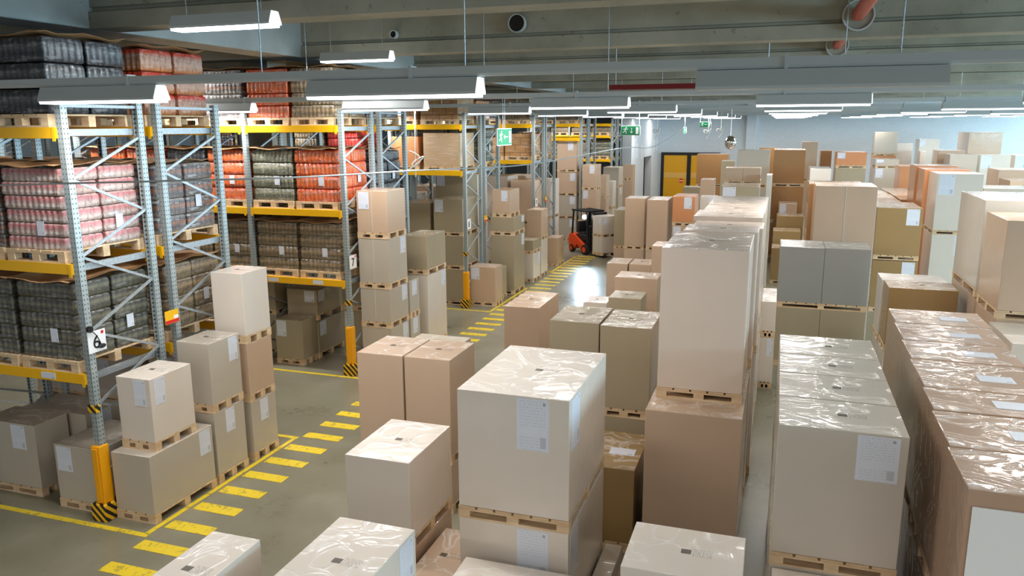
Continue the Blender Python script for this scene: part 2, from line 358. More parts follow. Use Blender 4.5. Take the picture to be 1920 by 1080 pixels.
# double T beams and the girder they meet on the left
def beam_profile(y, z0=5.35, h=.95):
    return [(y+.05, z0+h), (y+.03, z0+.24), (y+.07, z0+.23), (y+.07, z0+.2), (y, z0+.18), (y, z0), (y+.42, z0), (y+.42, z0+.18), (y+.37, z0+.22), (y+.37, z0+h)]
for k in range(12):
    y = -1.15+4.3*k
    bm = bmesh.new(); extr(bm, beam_profile(y), -7.65, XR); o = struct('ceiling_beam', bm, M['beam'])
    bm = bmesh.new(); extr(bm, beam_profile(y), XL, -8.25); o = struct('ceiling_beam', bm, M['beam'])
bm = bmesh.new(); bx(bm, -8.25, -7.65, YB, YF, 5.35, ZC); struct('ceiling_girder', bm, M['beam_light'], bev=.02)
for y in (14.05,):
    bm = bmesh.new(); bx(bm, -10.5, -9.88, y-.1, y+.55, 0, ZC); struct('column', bm, M['beam'])
# pipes through holes of the beams
bm = bmesh.new(); cyl(bm, (0, 0, 0), .085, 34, 'Y', 20); o = mk('sprinkler_pipe', bm, M['pipe'], loc=(.86, 16.5, 5.63)); tag(o, 'red sprinkler pipe running through round holes in the concrete ceiling beams', 'pipe')
for k, y in enumerate((11.7, 16.0, 20.3)):
    bm = bmesh.new()
    bmesh.ops.create_cone(bm, cap_ends=False, segments=28, radius1=.2, radius2=.2, depth=.06, matrix=Matrix.Translation((.86, y+.0, 5.62)) @ Matrix.Rotation(math.pi/2, 4, 'X'))
    o = mk('hole_sleeve', bm, M['lumhouse']); o.modifiers.new('solid', 'SOLIDIFY').thickness = .02; o['kind'] = 'structure'
    bm = bmesh.new(); cyl(bm, (.86, y+.02, 5.62), .185, .05, 'Y', 28); o = mk('hole_disc', bm, M['beam']); o['kind'] = 'structure'
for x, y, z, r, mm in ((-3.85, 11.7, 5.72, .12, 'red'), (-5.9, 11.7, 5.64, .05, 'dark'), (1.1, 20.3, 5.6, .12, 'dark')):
    bm = bmesh.new(); cyl(bm, (x, y+.01, z), r, .06, 'Y', 24); o = mk('hole_disc', bm, M['dark']); o['kind'] = 'structure'  # black disc on the beam face stands for the shade inside a hole
    bm = bmesh.new(); bmesh.ops.create_cone(bm, cap_ends=False, segments=28, radius1=r+.015, radius2=r+.015, depth=.08, matrix=Matrix.Translation((x, y, z)) @ Matrix.Rotation(math.pi/2, 4, 'X'))
    o = mk('hole_sleeve', bm, M['lumhouse']); o.modifiers.new('solid', 'SOLIDIFY').thickness = .015; o['kind'] = 'structure'
    if mm == 'red':
        bm = bmesh.new(); bar(bm, (x-.1, y-.03, z+.01), (x+.1, y-.03, z+.01), .03, .02); o = mk('hole_pipe', bm, M['red']); o['kind'] = 'structure'
# floor markings
li = 0
def mark(x0, x1, y0, y1):
    global li; li += 1
    bm = bmesh.new(); bx(bm, x0, x1, y0, y1, .0, .004); o = mk('floor_marking', bm, M['line']); o['kind'] = 'structure'; return o
for k in range(46):
    y = 4.85+.44*k
    if y < 26: mark(-6.07, -5.5, y, y+.17)
for y0, y1 in ((6.0, 8.72), (11.36, 14.1), (16.6, 19.4), (21.7, 24.6)):
    mark(-6.17, -6.11, y0, y1)
for y in (5.94, 11.3, 16.54, 21.8): mark(-13, -6.1, y, y+.07)
mark(-7.9, -6.1, 8.72, 8.79); mark(-7.9, -6.1, 14.05, 14.12)

# ------------------------------------------------------------------ pallets, cartons
def pallet_bm(w, d, h=.12):
    """timber pallet, origin at front-left-bottom corner"""
    bm = bmesh.new(); t = .018
    n = max(4, int(round(w/.16)))
    for i in range(n):          # top deck boards run front to back
        a = i*w/n; bx(bm, a+(.01 if i else 0), a+w/n-(.01 if i < n-1 else 0), 0, d, h-t, h)
    for j in range(3):
        y = (0, d/2-.045, d-.09)[j]
        bx(bm, 0, w, y, y+.09, h-2*t, h-t-.0005)
        for i in range(3):
            x = (0, w/2-.05, w-.1)[i]; bx(bm, x, x+.1, y, y+.09, t, h-2*t)
        bx(bm, 0, w, y, y+.09, 0, t)
    return bm
def unit_label(name, mat):
    bm = bmesh.new(); bx(bm, -.5, .5, 0, .0025, -.5, .5); bmesh.ops.recalc_face_normals(bm, faces=bm.faces)
    me = bpy.data.meshes.new(name); bm.to_mesh(me); bm.free(); me.materials.append(mat); return me
LBL = unit_label('shipping_label', M['label']); MRK = unit_label('printed_mark', M['mark'])
def put_label(me, parent, loc, sx, sz, face):
    o = bpy.data.objects.new(me.name, me); COL.objects.link(o); o.parent = parent; o.scale = (sx, 1, sz); o.location = loc
    o.rotation_euler = {'F': (0, 0, 0), 'R': (0, 0, math.pi/2), 'T': (-math.pi/2, 0, 0)}[face]
    return o
def carton(label, x0, x1, y0, d, z0, z1, col='w', marks='', seam=False, ph=.105, lw=.21, lh=.29, rz=0, group=None, name='palletised_carton'):
    w = x1-x0; t = thing(name, label, 'carton', (x0, y0, z0), rz, group)
    h = z1-z0
    if ph:
        mk('pallet', pallet_bm(w, d, ph), M['wood'], t)
    bm = bmesh.new(); e = .004
    if seam:
        bx(bm, e, w/2-.002, e, d-e, ph, h); bx(bm, w/2+.002, w-e, e, d-e, ph, h)
    else: bx(bm, e, w-e, e, d-e, ph, h)
    mk('carton_box', bm, M[col], t, bev=.006)
    lw = min(lw, w*.34); lh = min(lh, (h-ph)*.45)
    for m_ in marks.split():
        if m_ == 'Fr': put_label(LBL, t, (w-.04-lw/2-w*.02, e-.003, h-.02-lh/2), lw, lh, 'F')
        elif m_ == 'Fl': put_label(LBL, t, (.04+lw/2, e-.003, h-.02-lh/2), lw, lh, 'F')
        elif m_ == 'Fc': put_label(LBL, t, (w*.68, e-.003, h-.02-lh/2), lw, lh, 'F')
        elif m_ == 'Rf': put_label(LBL, t, (w-e+.003, d-.05-lw/2, h-.02-lh/2), lw, lh, 'R')
        elif m_ == 'Rn': put_label(LBL, t, (w-e+.003, .06+lw/2, h-.02-lh/2), lw, lh, 'R')
        elif m_ == 'Rc': put_label(LBL, t, (w-e+.003, d*.5, h-.02-lh/2), lw, lh, 'R')
        elif m_ == 'T': put_label(MRK, t, (w*.6, d*.5, h+.003), .2, .09, 'T')
        elif m_ == 'TL': put_label(LBL, t, (w*.66, d*.45, h+.003), .26, .17, 'T')
        elif m_ == 'S':      # packing string down the front
            bm = bmesh.new(); bx(bm, w*.49, w*.5, -.002, e, ph, h); mk('packing_string', bm, M['rope'], t)
    return t
GRP = 'cartons on pallets in the centre block'
ORD = {1: [''], 2: ['upper ', 'lower '], 3: ['top ', 'middle ', 'bottom '], 4: ['topmost ', 'second from top ', 'third from top ', 'bottom ']}
def ST(phrase, X0, X1, Y0, D, tiers, seam=False, **kw):
    n = len(tiers)
    for i, tr in enumerate(tiers):
        z0, z1, col = tr[:3]; marks = tr[3] if len(tr) > 3 else ''; dx = tr[4] if len(tr) > 4 else 0
        lab = '%s%s carton, %s' % (ORD[n][i], CNAME[col], phrase)
        carton(lab.strip(), X0+dx, X1+dx, Y0+dx*.5, D, z0, z1, col, marks, seam, group=GRP, **kw)

# --- centre block
ST('in the big white stack nearest the camera', -2.32, -1.39, 5.47, 1.33, [(1.1, 2.2, 'w', 'Fc Rn T'), (0, 1.1, 'w', 'Fc Rn')], lw=.26, lh=.42)
ST('low before the biggest centre stack', -2.22, -1.32, 4.42, .95, [(0, .82, 'w', 'T')])
ST('cut by the bottom edge, left of centre', -2.84, -2.24, 3.47, 1.05, [(.75, 1.5, 'w', 'T Rf'), (0, .75, 'w')], lw=.3)
ST('cut by the bottom left edge beside the yellow dashes', -3.57, -3.18, 3.17, .9, [(.75, 1.5, 'w', 'T'), (0, .75, 'w')])
ST('cut by the bottom edge, right of centre', -.81, -.06, 4.5, .61, [(.75, 1.5, 'w', 'T'), (0, .75, 'w')])
ST('alone between the twin pair and the centre stack', -3.42, -2.80, 5.56, .89, [(.64, 1.46, 'w', 'T'), (0, .64, 't', 'T')])
ST('with a low pinkish top left of the centre stack', -2.76, -2.36, 5.3, .9, [(0, .55, 't', 'T')])
ST('left one of the tall twin pair', -4.33, -3.765, 7.4, .74, [(.58, 1.78, 't', 'T'), (0, .58, 't')])
ST('right one of the tall twin pair', -3.755, -3.21, 7.41, .74, [(.58, 1.78, 't', 'T'), (0, .58, 't')])
ST('just behind the tall twin pair', -4.75, -3.98, 9.27, .7, [(0, 1.3, 'g')])
ST('standing low right of the centre stack', -1.76, -1.17, 7.2, .96, [(0, .9, 'k', 'TL')])
ST('lying flat right of the centre stack', -1.37, -1.2, 6.12, .7, [(0, .3, 'w')])
ST('left one of the grey pair behind the centre stack', -2.45, -1.85, 8.6, .82, [(.92, 2.0, 'l', 'T'), (0, .92, 'l')])
ST('right one of the grey pair behind the centre stack', -1.83, -1.24, 8.53, .85, [(.92, 2.0, 'l', 'T'), (0, .92, 'l')])
ST('behind the centre stack at the aisle edge', -3.70, -3.16, 10.56, 1.09, [(.8, 1.65, 't', 'T'), (0, .8, 't')])
ST('smallest one by the glare on the aisle', -3.22, -2.78, 13.51, .58, [(0, 1.1, 'w', 'T')])
ST('short and wide left of the long white row', -2.74, -1.96, 13.98, .62, [(.7, 1.5, 't', 'T'), (0, .7, 't')])
ST('small before the long white row', -2.57, -2.02, 12.6, .6, [(0, 1.42, 'l', 'T')])
ST('left one of the small pair by the aisle', -3.8, -3.29, 18.34, .8, [(0, .97, 't', 'T')])
ST('right one of the small pair by the aisle', -3.26, -2.74, 18.35, .8, [(0, .97, 't', 'T')])
ST('half hidden left of the long white row', -2.57, -2.0, 17.24, .75, [(.0, 1.6, 't', 'T')])
ST('left one of the tall tan pair mid hall', -4.24, -3.65, 22.95, .85, [(.6, 2.1, 't'), (0, .6, 't')])
ST('right one of the tall tan pair mid hall', -3.54, -2.95, 22.6, 1.2, [(.65, 2.1, 't'), (0, .65, 't')])
ST('left of the tall tan pair mid hall', -4.78, -4.4, 24.08, 1., [(.42, 1.62, 'l'), (0, .42, 't')])
ST('with a big paper right of the tall tan pair', -2.84, -2.21, 22.81, 1.07, [(1.36, 2.2, 'o', 'Fc'), (.68, 1.36, 't', 'Fl'), (0, .68, 't')], lw=.24, lh=.45)
ST('white small behind the orange one', -2.24, -1.75, 24.6, .6, [(1.45, 2.05, 'w', 'Fr'), (0, 1.45, 'o')])
# long white row
GRP = 'cartons on pallets in the tall white centre row'
hz = [(7.6, 1.24, 3.07), (8.87, .59, 3.08), (9.47, .62, 3.05), (10.13, .78, 3.1), (10.93, .95, 3.08), (11.9, 1.3, 3.09)]
nm = ['first, nearest', 'second', 'third', 'fourth', 'fifth', 'sixth, farthest']
xo = [(-1.04, -.21), (-.98, -.17), (-.95, -.13), (-1.0, -.15), (-.96, -.14), (-.96, -.13)]
for i, (y, d, z) in enumerate(hz):
    ST('%s of the tall white centre row' % nm[i], xo[i][0], xo[i][1], y, d-.01, [(1.55, z, 'p', 'T')] + ([(0, 1.55, 'w', 'T')] if i else []))
ST('under the nearest tall one of the white centre row', -1.09, -.18, 7.21, 1.6, [(0, 1.55, 't', 'T')])
# four-stack row right of centre
GRP = 'film-covered white cartons right of centre'
for i, (y, d) in enumerate(((5.61, .63), (6.25, .63), (6.89, .59), (7.49, .68))):
    ST('%s of the four film-covered white stacks' % ['nearest', 'second', 'third', 'last'][i], .1, .955, y, d, [(1.05, 2.15, 'e', 'Fr T' if i == 0 else 'T'), (0, 1.05, 'e')], lw=.27, lh=.33)
ST('low in front of the four film-covered stacks', .12, .97, 4.95, .64, [(0, 1.04, 'w')])
ST('behind the four film-covered stacks, double width', .09, 1.55, 14.26, .88, [(1.07, 2.15, 'd', ''), (0, 1.07, 'l', '')], seam=True)
# film wrapped brown row on the right
GRP = 'shiny wrapped brown cartons in the right row'
for i, (a, b, y, d) in enumerate(((1.13, 1.93, 4.76, .64), (1.15, 1.98, 5.41, .69), (1.17, 2.03, 6.12, .53), (1.19, 2.06, 6.66, .79), (1.21, 2.1, 7.47, .64), (1.23, 2.12, 8.12, .71), (1.25, 2.14, 8.84, .67))):
    ST('%s of the shiny wrapped row on the right' % ['nearest', 'second', 'third', 'fourth', 'fifth', 'sixth', 'last'][i], a, b, y, d, [(1.08, 2.2, 'f', 'TL'), (0, 1.08, 'f')])
    if i == 0:
        bm = bmesh.new(); bx(bm, a+.03, b, y-.012, y-.002, 1.5, 2.1); o = mk('cover_sheet', bm, M['sign']); tag(o, 'white paper sheet hanging on the front of the nearest wrapped stack', 'sheet')
GRP = 'cartons on pallets at the right side'
ST('behind the shiny wrapped row', 1.57, 2.46, 12.05, .6, [(1.0, 1.95, 'k', 'T'), (0, 1.0, 'w')])
ST('second behind the shiny wrapped row', 1.55, 2.44, 12.67, .62, [(1.0, 1.94, 'w', ''), (0, 1.0, 'w')])
ST('with a blue paper at far right, tall', 3.7, 4.71, 21.79, 1.28, [(1.5, 3.0, 'w', 'Fl'), (0, 1.5, 'w', 'Fc')], lw=.4, lh=.5)
ST('behind the tall one with the blue paper', 3.6, 4.66, 23.1, 1.1, [(1.5, 3.03, 'o', ''), (0, 1.5, 'o')])
ST('second behind the tall one with the blue paper', 3.56, 4.6, 24.3, 1.1, [(1.5, 3.06, 'o', ''), (0, 1.5, 'o')])
ST('broad one with a paper at top right', 2.12, 3.05, 19.23, 1.44, [(1.21, 2.38, 'k', 'Fr'), (0, 1.19, 'k', 'Fr')], lw=.26, lh=.36)
ST('big plain one with a white string down its front', .66, 1.71, 15.6, 1.1, [(1.5, 3.1, 't', 'S'), (0, 1.5, 't')])
ST('behind the big plain one with the string', .58, 1.6, 16.8, 1.0, [(1.5, 3.05, 'b', ''), (0, 1.5, 'b')])
ST('at the far right edge, high and close', 2.55, 3.6, 10.47, 1.0, [(1.94, 3.12, 't', 'Rf'), (0, 1.94, 't')])
ST('at the far right edge, behind the close one', 2.58, 3.6, 11.75, 1.5, [(1.94, 3.24, 'e', ''), (0, 1.94, 't')])
ST('with a pale flat top at the far right edge', 2.47, 3.5, 9.41, 1.0, [(0, 1.92, 'w', '')])
# middle distance right of the long row
GRP = 'cartons on pallets in the middle distance'
ST('small with a paper in the shaded row', .04, .57, 25.2, .7, [(0, 1.85, 't', 'Fl')])
ST('second in the shaded stepped row', .0, .74, 24.0, .8, [(0, 1.6, 'k')])
ST('third in the shaded stepped row', -.07, .66, 22.9, .8, [(0, 1.3, 'k')])
ST('fourth, lowest of the shaded stepped row', -.08, .62, 21.9, .8, [(0, .97, 'k')])
ST('narrow and pale between the rows', -.14, .09, 12.9, 1.1, [(.86, 1.45, 'w'), (0, .86, 'w', 'Fc')])
ST('tall brown behind the long white row', -.19, .75, 24.6+1.6, 1.2, [(2.28, 3.42, 'b'), (1.14, 2.28, 'b'), (0, 1.14, 'b')])
ST('broad greige left of the tall brown one', -1.25, -.3, 25.4, 1.0, [(2.3, 3.42, 'g'), (1.15, 2.3, 'g'), (0, 1.15, 'g')])
ST('far brown behind the broad greige one', -.95, -.1, 38.5, 1.0, [(1.5, 3.1, 'b'), (0, 1.5, 'b')])
ST('pair of halves above the olive one', -1.34, -.45, 21.4, .6, [(2.68, 3.1, 't'), (1.3, 2.68, 'w'), (0, 1.3, 'w')], seam=True)
ST('with a paper below the two pink halves', -1.3, -.42, 19.6, 1.2, [(1.35, 2.76, 'l', 'Fl'), (0, 1.35, 'l')], lw=.3, lh=.4)
ST('slim behind the end of the white row', -.3, -.16, 20.9, .8, [(0, 2.95, 'w')])
ST('large brown near the yellow door', -3.74, -2.3, 38.5, 1.2, [(1.3, 2.8, 'b'), (0, 1.3, 'b')])
ST('narrow olive right of the brown near the door', -2.38, -1.82, 35.0, .9, [(0, 2.66, 'l')])
ST('slim brown near the yellow door', -2.75, -2.25, 30.0, .8, [(1.0, 2.2, 't'), (0, 1.0, 't')])
ST('short olive near the yellow door', -3.6, -2.95, 32.0, .8, [(0, 1.75, 'l')])
# far right field
GRP = 'cartons on pallets in the far right field'
ST('pale orange against the wall', .88, 1.55, 37.7, 1., [(1.7, 3.4, 't'), (0, 1.7, 't')])
ST('orange with a paper in the far row', 1.87, 2.86, 30.2, 1.2, [(2.66, 3.22, 'o', 'Fl'), (1.3, 2.66, 'l'), (0, 1.3, 'l')], lw=.25, lh=.4)
ST('brown left of the orange one with a paper', 1.42, 1.82, 32, 1., [(1.5, 3.2, 'b'), (0, 1.5, 'b')])
ST('white layered before the orange one', .8, 1.35, 23.4, 1.2, [(2.5, 3.0, 'w'), (1.2, 2.5, 'w', 'Fc'), (0, 1.2, 'w')])
ST('high grey against the blue wall', 3.85, 4.75, 38., 1.0, [(2.8, 3.82, 'g'), (1.4, 2.8, 'o'), (0, 1.4, 'o')])
ST('grey with papers below the high grey one', 3.6, 4.45, 34.6, 1.0, [(2.45, 2.8, 'g', 'Fl'), (1.2, 2.45, 'g', 'Fl'), (0, 1.2, 'g')], lw=.26, lh=.36)
ST('white against the wall right of the high grey', 5.0, 5.65, 40., 1., [(1.6, 3.3, 'w'), (0, 1.6, 'w')])
ST('orange low right of the grey papers', 4.0, 4.92, 30.8, 1.2, [(1.4, 2.72, 'o', ''), (0, 1.4, 'o')])
for i, (x, y) in enumerate(((2.55, 24.4), (2.55, 25.9), (2.5, 27.4), (3.4, 25.5), (3.4, 27.0), (3.35, 28.5))):
    ST('%s of the low level tops behind the broad olive brown one' % ['first', 'second', 'third', 'fourth', 'fifth', 'sixth'][i], x, x+.8, y, 1.45, [(1.0, 2.02, 'b' if i % 3 == 0 else 't'), (0, 1.0, 'b')])
ST('dark grey in the far right field', 6.2, 7.15, 34.5, 1.2, [(1.5, 3.0, 'g'), (0, 1.5, 'g')])
ST('brown just behind the dark grey one', 6.05, 7.05, 36.2, 1.2, [(1.5, 3.1, 't'), (0, 1.5, 't')])
ST('bright white in the far right field', 7.45, 8.5, 35.5, 1.2, [(1.5, 2.95, 'w', 'Fl'), (0, 1.5, 'w')], lw=.35, lh=.5)
ST('white at the far right edge', 9.0, 10.2, 37., 1.2, [(1.5, 2.9, 'w', 'Fl'), (0, 1.5, 'w')], lw=.35, lh=.5)
ST('largest pale one high against the wall', 8.05, 9.4, 41., 2.4, [(2.2, 3.76, 't'), (0, 2.2, 't')])
ST('bluish white high in the far field', 6.05, 6.9, 41., 1.2, [(1.8, 3.45, 'w', 'Fl'), (0, 1.8, 'w')])
ST('slim left of the bluish white one', 5.75, 5.98, 38.5, 1.2, [(0, 3.0, 'w')])
ST('pink broad in the right field', 7.1, 8.6, 31., 1.6, [(1.3, 2.62, 't'), (0, 1.3, 't')])
ST('pink front one in the right field', 6.9, 8.4, 28.6, 1.4, [(1.3, 2.42, 't'), (0, 1.3, 't')])
ST('grey broad one with string at right', 5.5, 6.75, 25.4, 1.3, [(1.2, 2.4, 'g', 'S'), (0, 1.2, 'g')])
# --- left aisle row
GRP = 'cartons on pallets lined up along the left aisle'
ST('long one on the floor beside post 6', -6.72, -6.19, 6.19, 1.0, [(0, .78, 'g', 'Rf T')])
ST('set on the long one beside post 6', -6.68, -6.22, 6.33, .64, [(.78, 1.6, 'w', 'Fc Rn T')])
ST('second along the aisle behind post 6', -6.66, -6.19, 7.24, .56, [(.89, 1.75, 'g', 'Rf T'), (0, .89, 'g', 'Rc')])
ST('third along the aisle behind post 6', -6.66, -6.19, 7.93, .52, [(1.56, 2.46, 'w', 'T'), (.79, 1.56, 't', ''), (0, .79, 'g', 'Rc')])
ST('in the four-high stack beside post 7', -6.77, -6.19, 11.8, .7, [(2.35, 3.16, 't', 'Fl S'), (1.48, 2.35, 'g', 'Rf S'), (.79, 1.48, 'g', 'Rf S'), (0, .79, 'g', 'Rf')])
ST('low right behind the four-high stack beside post 7', -6.77, -6.19, 12.56, .4, [(.79, 1.48, 'g', 'Rc'), (0, .79, 'g', 'Rc')])
ST('behind the tall stack beside post 7', -6.72, -6.19, 13.34, .88, [(1.45, 2.19, 'l', ''), (0, 1.44, 'w', 'Rf')])
ST('alone in front beside post 8', -6.85, -6.19, 17.11, .5, [(0, .94, 't', 'Fl')])
ST('small behind the one beside post 8', -6.7, -6.3, 17.75, .5, [(0, .8, 'l')])
ST('first behind post 8', -6.83, -6.19, 18.52, .86, [(1.5, 1.96, 'l', 'Rf'), (0, 1.5, 'l', 'Rf')])
ST('on top behind post 8', -6.78, -6.3, 18.54, .76, [(1.96, 2.64, 't', 'Fc')])
ST('second behind post 8', -6.62, -6.19, 20.9, .66, [(1.05, 1.9, 't', ''), (0, 1.05, 'w')])
ST('lower neighbour second behind post 8', -6.62, -6.19, 20.15, .68, [(.78, 1.15, 'l', ''), (0, .78, 'w', 'Rf')])
ST('last one before the forklift', -6.56, -6.19, 22.71, .68, [(0, .87, 't')])
ST('in the stack left behind the forklift', -6.72, -6.19, 27.85, .75, [(1.9, 2.8, 't', 'Fc'), (0, 1.9, 't', 'Fl')])
ST('second beyond the forklift', -6.6, -6.19, 29.6, .6, [(1.45, 2.32, 't'), (0, 1.45, 't')])
ST('third beyond the forklift', -6.6, -6.19, 30.9, .6, [(.9, 2.0, 'w'), (0, .9, 'w')])
ST('broad grey beyond the forklift', -6.85, -6.19, 32, .92, [(1.67, 2.49, 'g'), (0, 1.67, 'g', 'Rc')])
ST('last before the white column', -6.66, -6.19, 35.24, .6, [(1.75, 2.44, 't'), (0, 1.75, 't')])
ST('four high in the end bay', -7.72, -6.97, 28.05, 1.0, [(2.52, 3.6, 't', 'Fc'), (1.66, 2.5, 't', 'Fr'), (.82, 1.65, 'g', 'Fr'), (0, .81, 'g', 'Fr')], lw=.2, lh=.28)
# --- under the racks
GRP = 'cartons on pallets under and beyond the racks'
ST('low at the left picture edge', -8.75, -7.93, 6.3, .46, [(0, .88, 'g', 'Fc')])
ST('right behind the low left one', -8.7, -7.7, 6.8, .55, [(0, .86, 'g', 'Rc')])
ST('low behind post 6', -7.55, -6.9, 6.2, .8, [(0, .76, 'g', 'Fl')])
ST('under the rack of post 6, middle', -8.2, -7.5, 7.45, .9, [(.75, 1.5, 'g', 'Fl'), (0, .75, 'g')])
ST('under the rack of post 6, left', -9.2, -8.4, 7.45, .9, [(.75, 1.5, 'g', ''), (0, .75, 'g')])
ST('under the rack of post 6, right', -7.35, -6.9, 7.5, .85, [(.75, 1.45, 'g', 'Fc'), (0, .75, 'g')])
ST('low in front under the rack of post 7', -8.47, -7.9, 11.67, .47, [(0, .83, 'l', 'Fl')])
ST('under the rack of post 7', -8.52, -7.88, 12.16, .9, [(.72, 1.29, 'l', 'Fr Rn'), (0, .7, 'l', 'Rn')])
ST('right under the rack of post 7', -7.5, -6.95, 12.4, .6, [(.9, 1.45, 'l', ''), (0, .9, 'l', 'Fl')])
ST('left under the rack of post 7', -9.6, -8.8, 12.2, .9, [(.75, 1.4, 'l', ''), (0, .75, 'l', '')])
ST('inside the bay of post 8', -7.7, -6.95, 17.0, 1.0, [(1.66, 2.53, 'l', 'Fl'), (.86, 1.66, 'l', ''), (0, .86, 'l', '')], seam=False)
ST('tall inside the bay of post 8', -8.12, -7.3, 18.1, .8, [(1.7, 3.06, 'l', 'Fl'), (0, 1.7, 'l', '')])
ST('left inside the bay of post 8', -8.6, -7.8, 17.05, .9, [(1.6, 2.42, 'l', ''), (.8, 1.6, 'l', ''), (0, .8, 'l', '')])
for i, (x, y, z) in enumerate(((-9.6, 18.2, 2.5), (-9.5, 19.6, 2.6), (-8.5, 19.8, 2.9), (-7.6, 22.4, 2.6), (-8.5, 22.6, 2.7), (-9.4, 22.6, 2.5), (-7.6, 24.2, 2.5), (-8.5, 24.4, 2.6))):
    ST('%s in the rows beyond post 8' % ['first', 'second', 'third', 'fourth', 'fifth', 'sixth', 'seventh', 'eighth'][i], x, x+.75, y, 1., [(z/2, z, 'wt'[i % 2], ''), (0, z/2, 'wt'[i % 2], '')])

# ------------------------------------------------------------------ pallet racks
def rack(label, x1, y0, nb, lev, depth=1.1, pitch=1.87, top=4.5, endguard=False, back=False):
    t = thing('pallet_rack', label, 'pallet rack', (x1, y0, 0), 0, 'pallet racks in rows off the aisle')
    def post_mesh():
        bm = bmesh.new(); w = .038
        prof = [(-w,-w),(w,-w),(w,w),(.02,w),(.02,.015),(-.02,.015),(-.02,w),(-w,w)]
        a = [bm.verts.new((x, y, 0)) for x, y in prof]; b = [bm.verts.new((x, y, top)) for x, y in prof]
        for i in range(8): bm.faces.new((a[i], a[(i+1) % 8], b[(i+1) % 8], b[i]))
        bm.faces.new(b); bm.faces.new(a[::-1]); bx(bm, -.07, .07, -.07, .07, 0, .008)
        return bm
    p0 = None
    for k in range(nb+1):
        for yy in (.05, depth-.05):
            if p0 is None: p0 = mk('post', post_mesh(), M['post'], t, loc=(-k*pitch, yy, 0))
            else:
                p = p0.copy(); COL.objects.link(p); p.parent = t; p.location = (-k*pitch, yy, 0)
                if yy > .5: p.rotation_euler = (0, 0, math.pi)
        bm = bmesh.new(); z = .12; s = 0
        bar(bm, (0, .08, .1), (0, depth-.08, .1), .03, .03); bar(bm, (0, .08, top-.05), (0, depth-.08, top-.05), .03, .03)
        while z < top-.45:
            ya, yb = (.08, depth-.08) if s % 2 else (depth-.08, .08)
            bar(bm, (.012*(1 if s % 2 else -1), ya, z), (.012*(1 if s % 2 else -1), yb, z+.4), .028, .02); z += .4; s += 1
        mk('bracing', bm, M['steel'], t, loc=(-k*pitch, 0, 0))
        for L in lev:
            bm = bmesh.new(); bx(bm, -.02, .02, .06, depth-.06, L-.09, L-.02)
            mk('support_bar', bm, M['steel'], t, loc=(-k*pitch-.07, 0, 0))
    for L in lev:
        for k in range(nb):
            for yy in (.0, depth-.05):
                bm = bmesh.new(); bx(bm, -(k+1)*pitch+.04, -k*pitch-.04, yy, yy+.05, L-.11, L)
                bx(bm, -(k+1)*pitch+.05, -(k+1)*pitch+.09, yy-.006, yy, L-.14, L+.0); bx(bm, -k*pitch-.09, -k*pitch-.05, yy-.006, yy, L-.14, L+.0)
                b = mk('load_beam', bm, M['yellow'], t)
                if yy == 0 and L < 2 and k < 3:
                    for xx in (.3, .78):
                        o = put_label(LBL, b, (-k*pitch-pitch*xx, -.003, L-.055), .2, .07, 'F'); o.name = 'location_label'
    if endguard:
        bm = bmesh.new(); bx(bm, -.06, .06, -.03, .1, .2, .86); bx(bm, -.035, .035, -.045, -.03, .22, .84); mk('post_guard', bm, M['orange_yellow'], t, bev=.01)
        bm = bmesh.new(); bx(bm, -.11, .09, -.07, .16, 0, .2); mk('foot_protector', bm, M['hazard'], t, bev=.008)
        bm = bmesh.new(); bx(bm, -.056, .056, -.006, .056, 1.24, 1.32); mk('hazard_strip', bm, M['hazard'], t)
    return t
LV = [1.66, 2.85, 4.24]
RX = -6.82
rack('front rack of the nearest row, with the number 6 sign and hazard foot', RX, 6.12, 2, LV, endguard=True)
rack('back rack of the nearest row, back to back with the number 6 rack', RX, 7.4, 3, LV)
rack('front rack of the second row, with the number 7 sign', RX, 11.46, 4, LV, endguard=True)
rack('back rack of the second row, behind the number 7 rack', RX, 12.76, 5, LV)
LV8 = [3.2, 4.24]
rack('front rack of the third row, with the number 8 sign', RX, 16.8, 5, LV8, endguard=True)
rack('back rack of the third row, behind the number 8 rack', RX, 18.05, 5, LV8)
rack('front rack of the fourth row, beside the last aisle cartons', RX, 22.15, 5, LV8)
rack('back rack of the fourth row, before the forklift', RX, 23.4, 5, LV8)
rack('front rack of the fifth row, holding the four-high cartons', RX, 27.95, 4, [3.75, 4.24])
rack('back rack of the fifth row, beyond the forklift', RX, 29.2, 4, [3.75, 4.24])
rack('front rack of the sixth row at the hall end', RX, 33.5, 4, [2.75, 3.75, 4.24])
rack('back rack of the sixth row, last before the office wall', RX, 34.8, 4, [2.75, 3.75, 4.24])
# signs hanging from posts
def post_sign(num, y, z, lab, x=RX+.075):
    t = thing('number_sign', lab, 'sign', (x, y, z))
    bm = bmesh.new(); bx(bm, 0, .006, -.115, .115, -.115, .115); mk('plate', bm, M['sign'], t)
    text(num, .2, 'digit', M['black'], t, (.009, -.01, -.012), (math.pi/2, 0, math.pi/2))
    bm = bmesh.new(); cyl(bm, (.008, .075, .085), .018, .003, 'X', 16); mk('round_logo', bm, M['red'], t)
    if num != '6':
        return
    bm = bmesh.new(); cyl(bm, (.02, -.09, .15), .035, .03, 'X', 16); mk('hook_knob', bm, M['black'], t)
    tube([(.02, -.09, .15), (.025, -.03, .09), (.025, .01, .02), (.025, .03, -.04)], .005, 'cord', M['black'], t)
    bm = bmesh.new(); bmesh.ops.create_uvsphere(bm, u_segments=14, v_segments=8, radius=.03); o = mk('hanging_knob', bm, M['black'], t, loc=(.025, .045, -.06)); o.scale = (.5, 1.6, .8)
post_sign('6', 6.21, 2.02, 'white number 6 sign with a black knob on the nearest post')
post_sign('7', 11.56, 1.98, 'white number 7 sign on the post of the second row')
post_sign('8', 16.87, 1.98, 'white number 8 sign on the post of the third row')
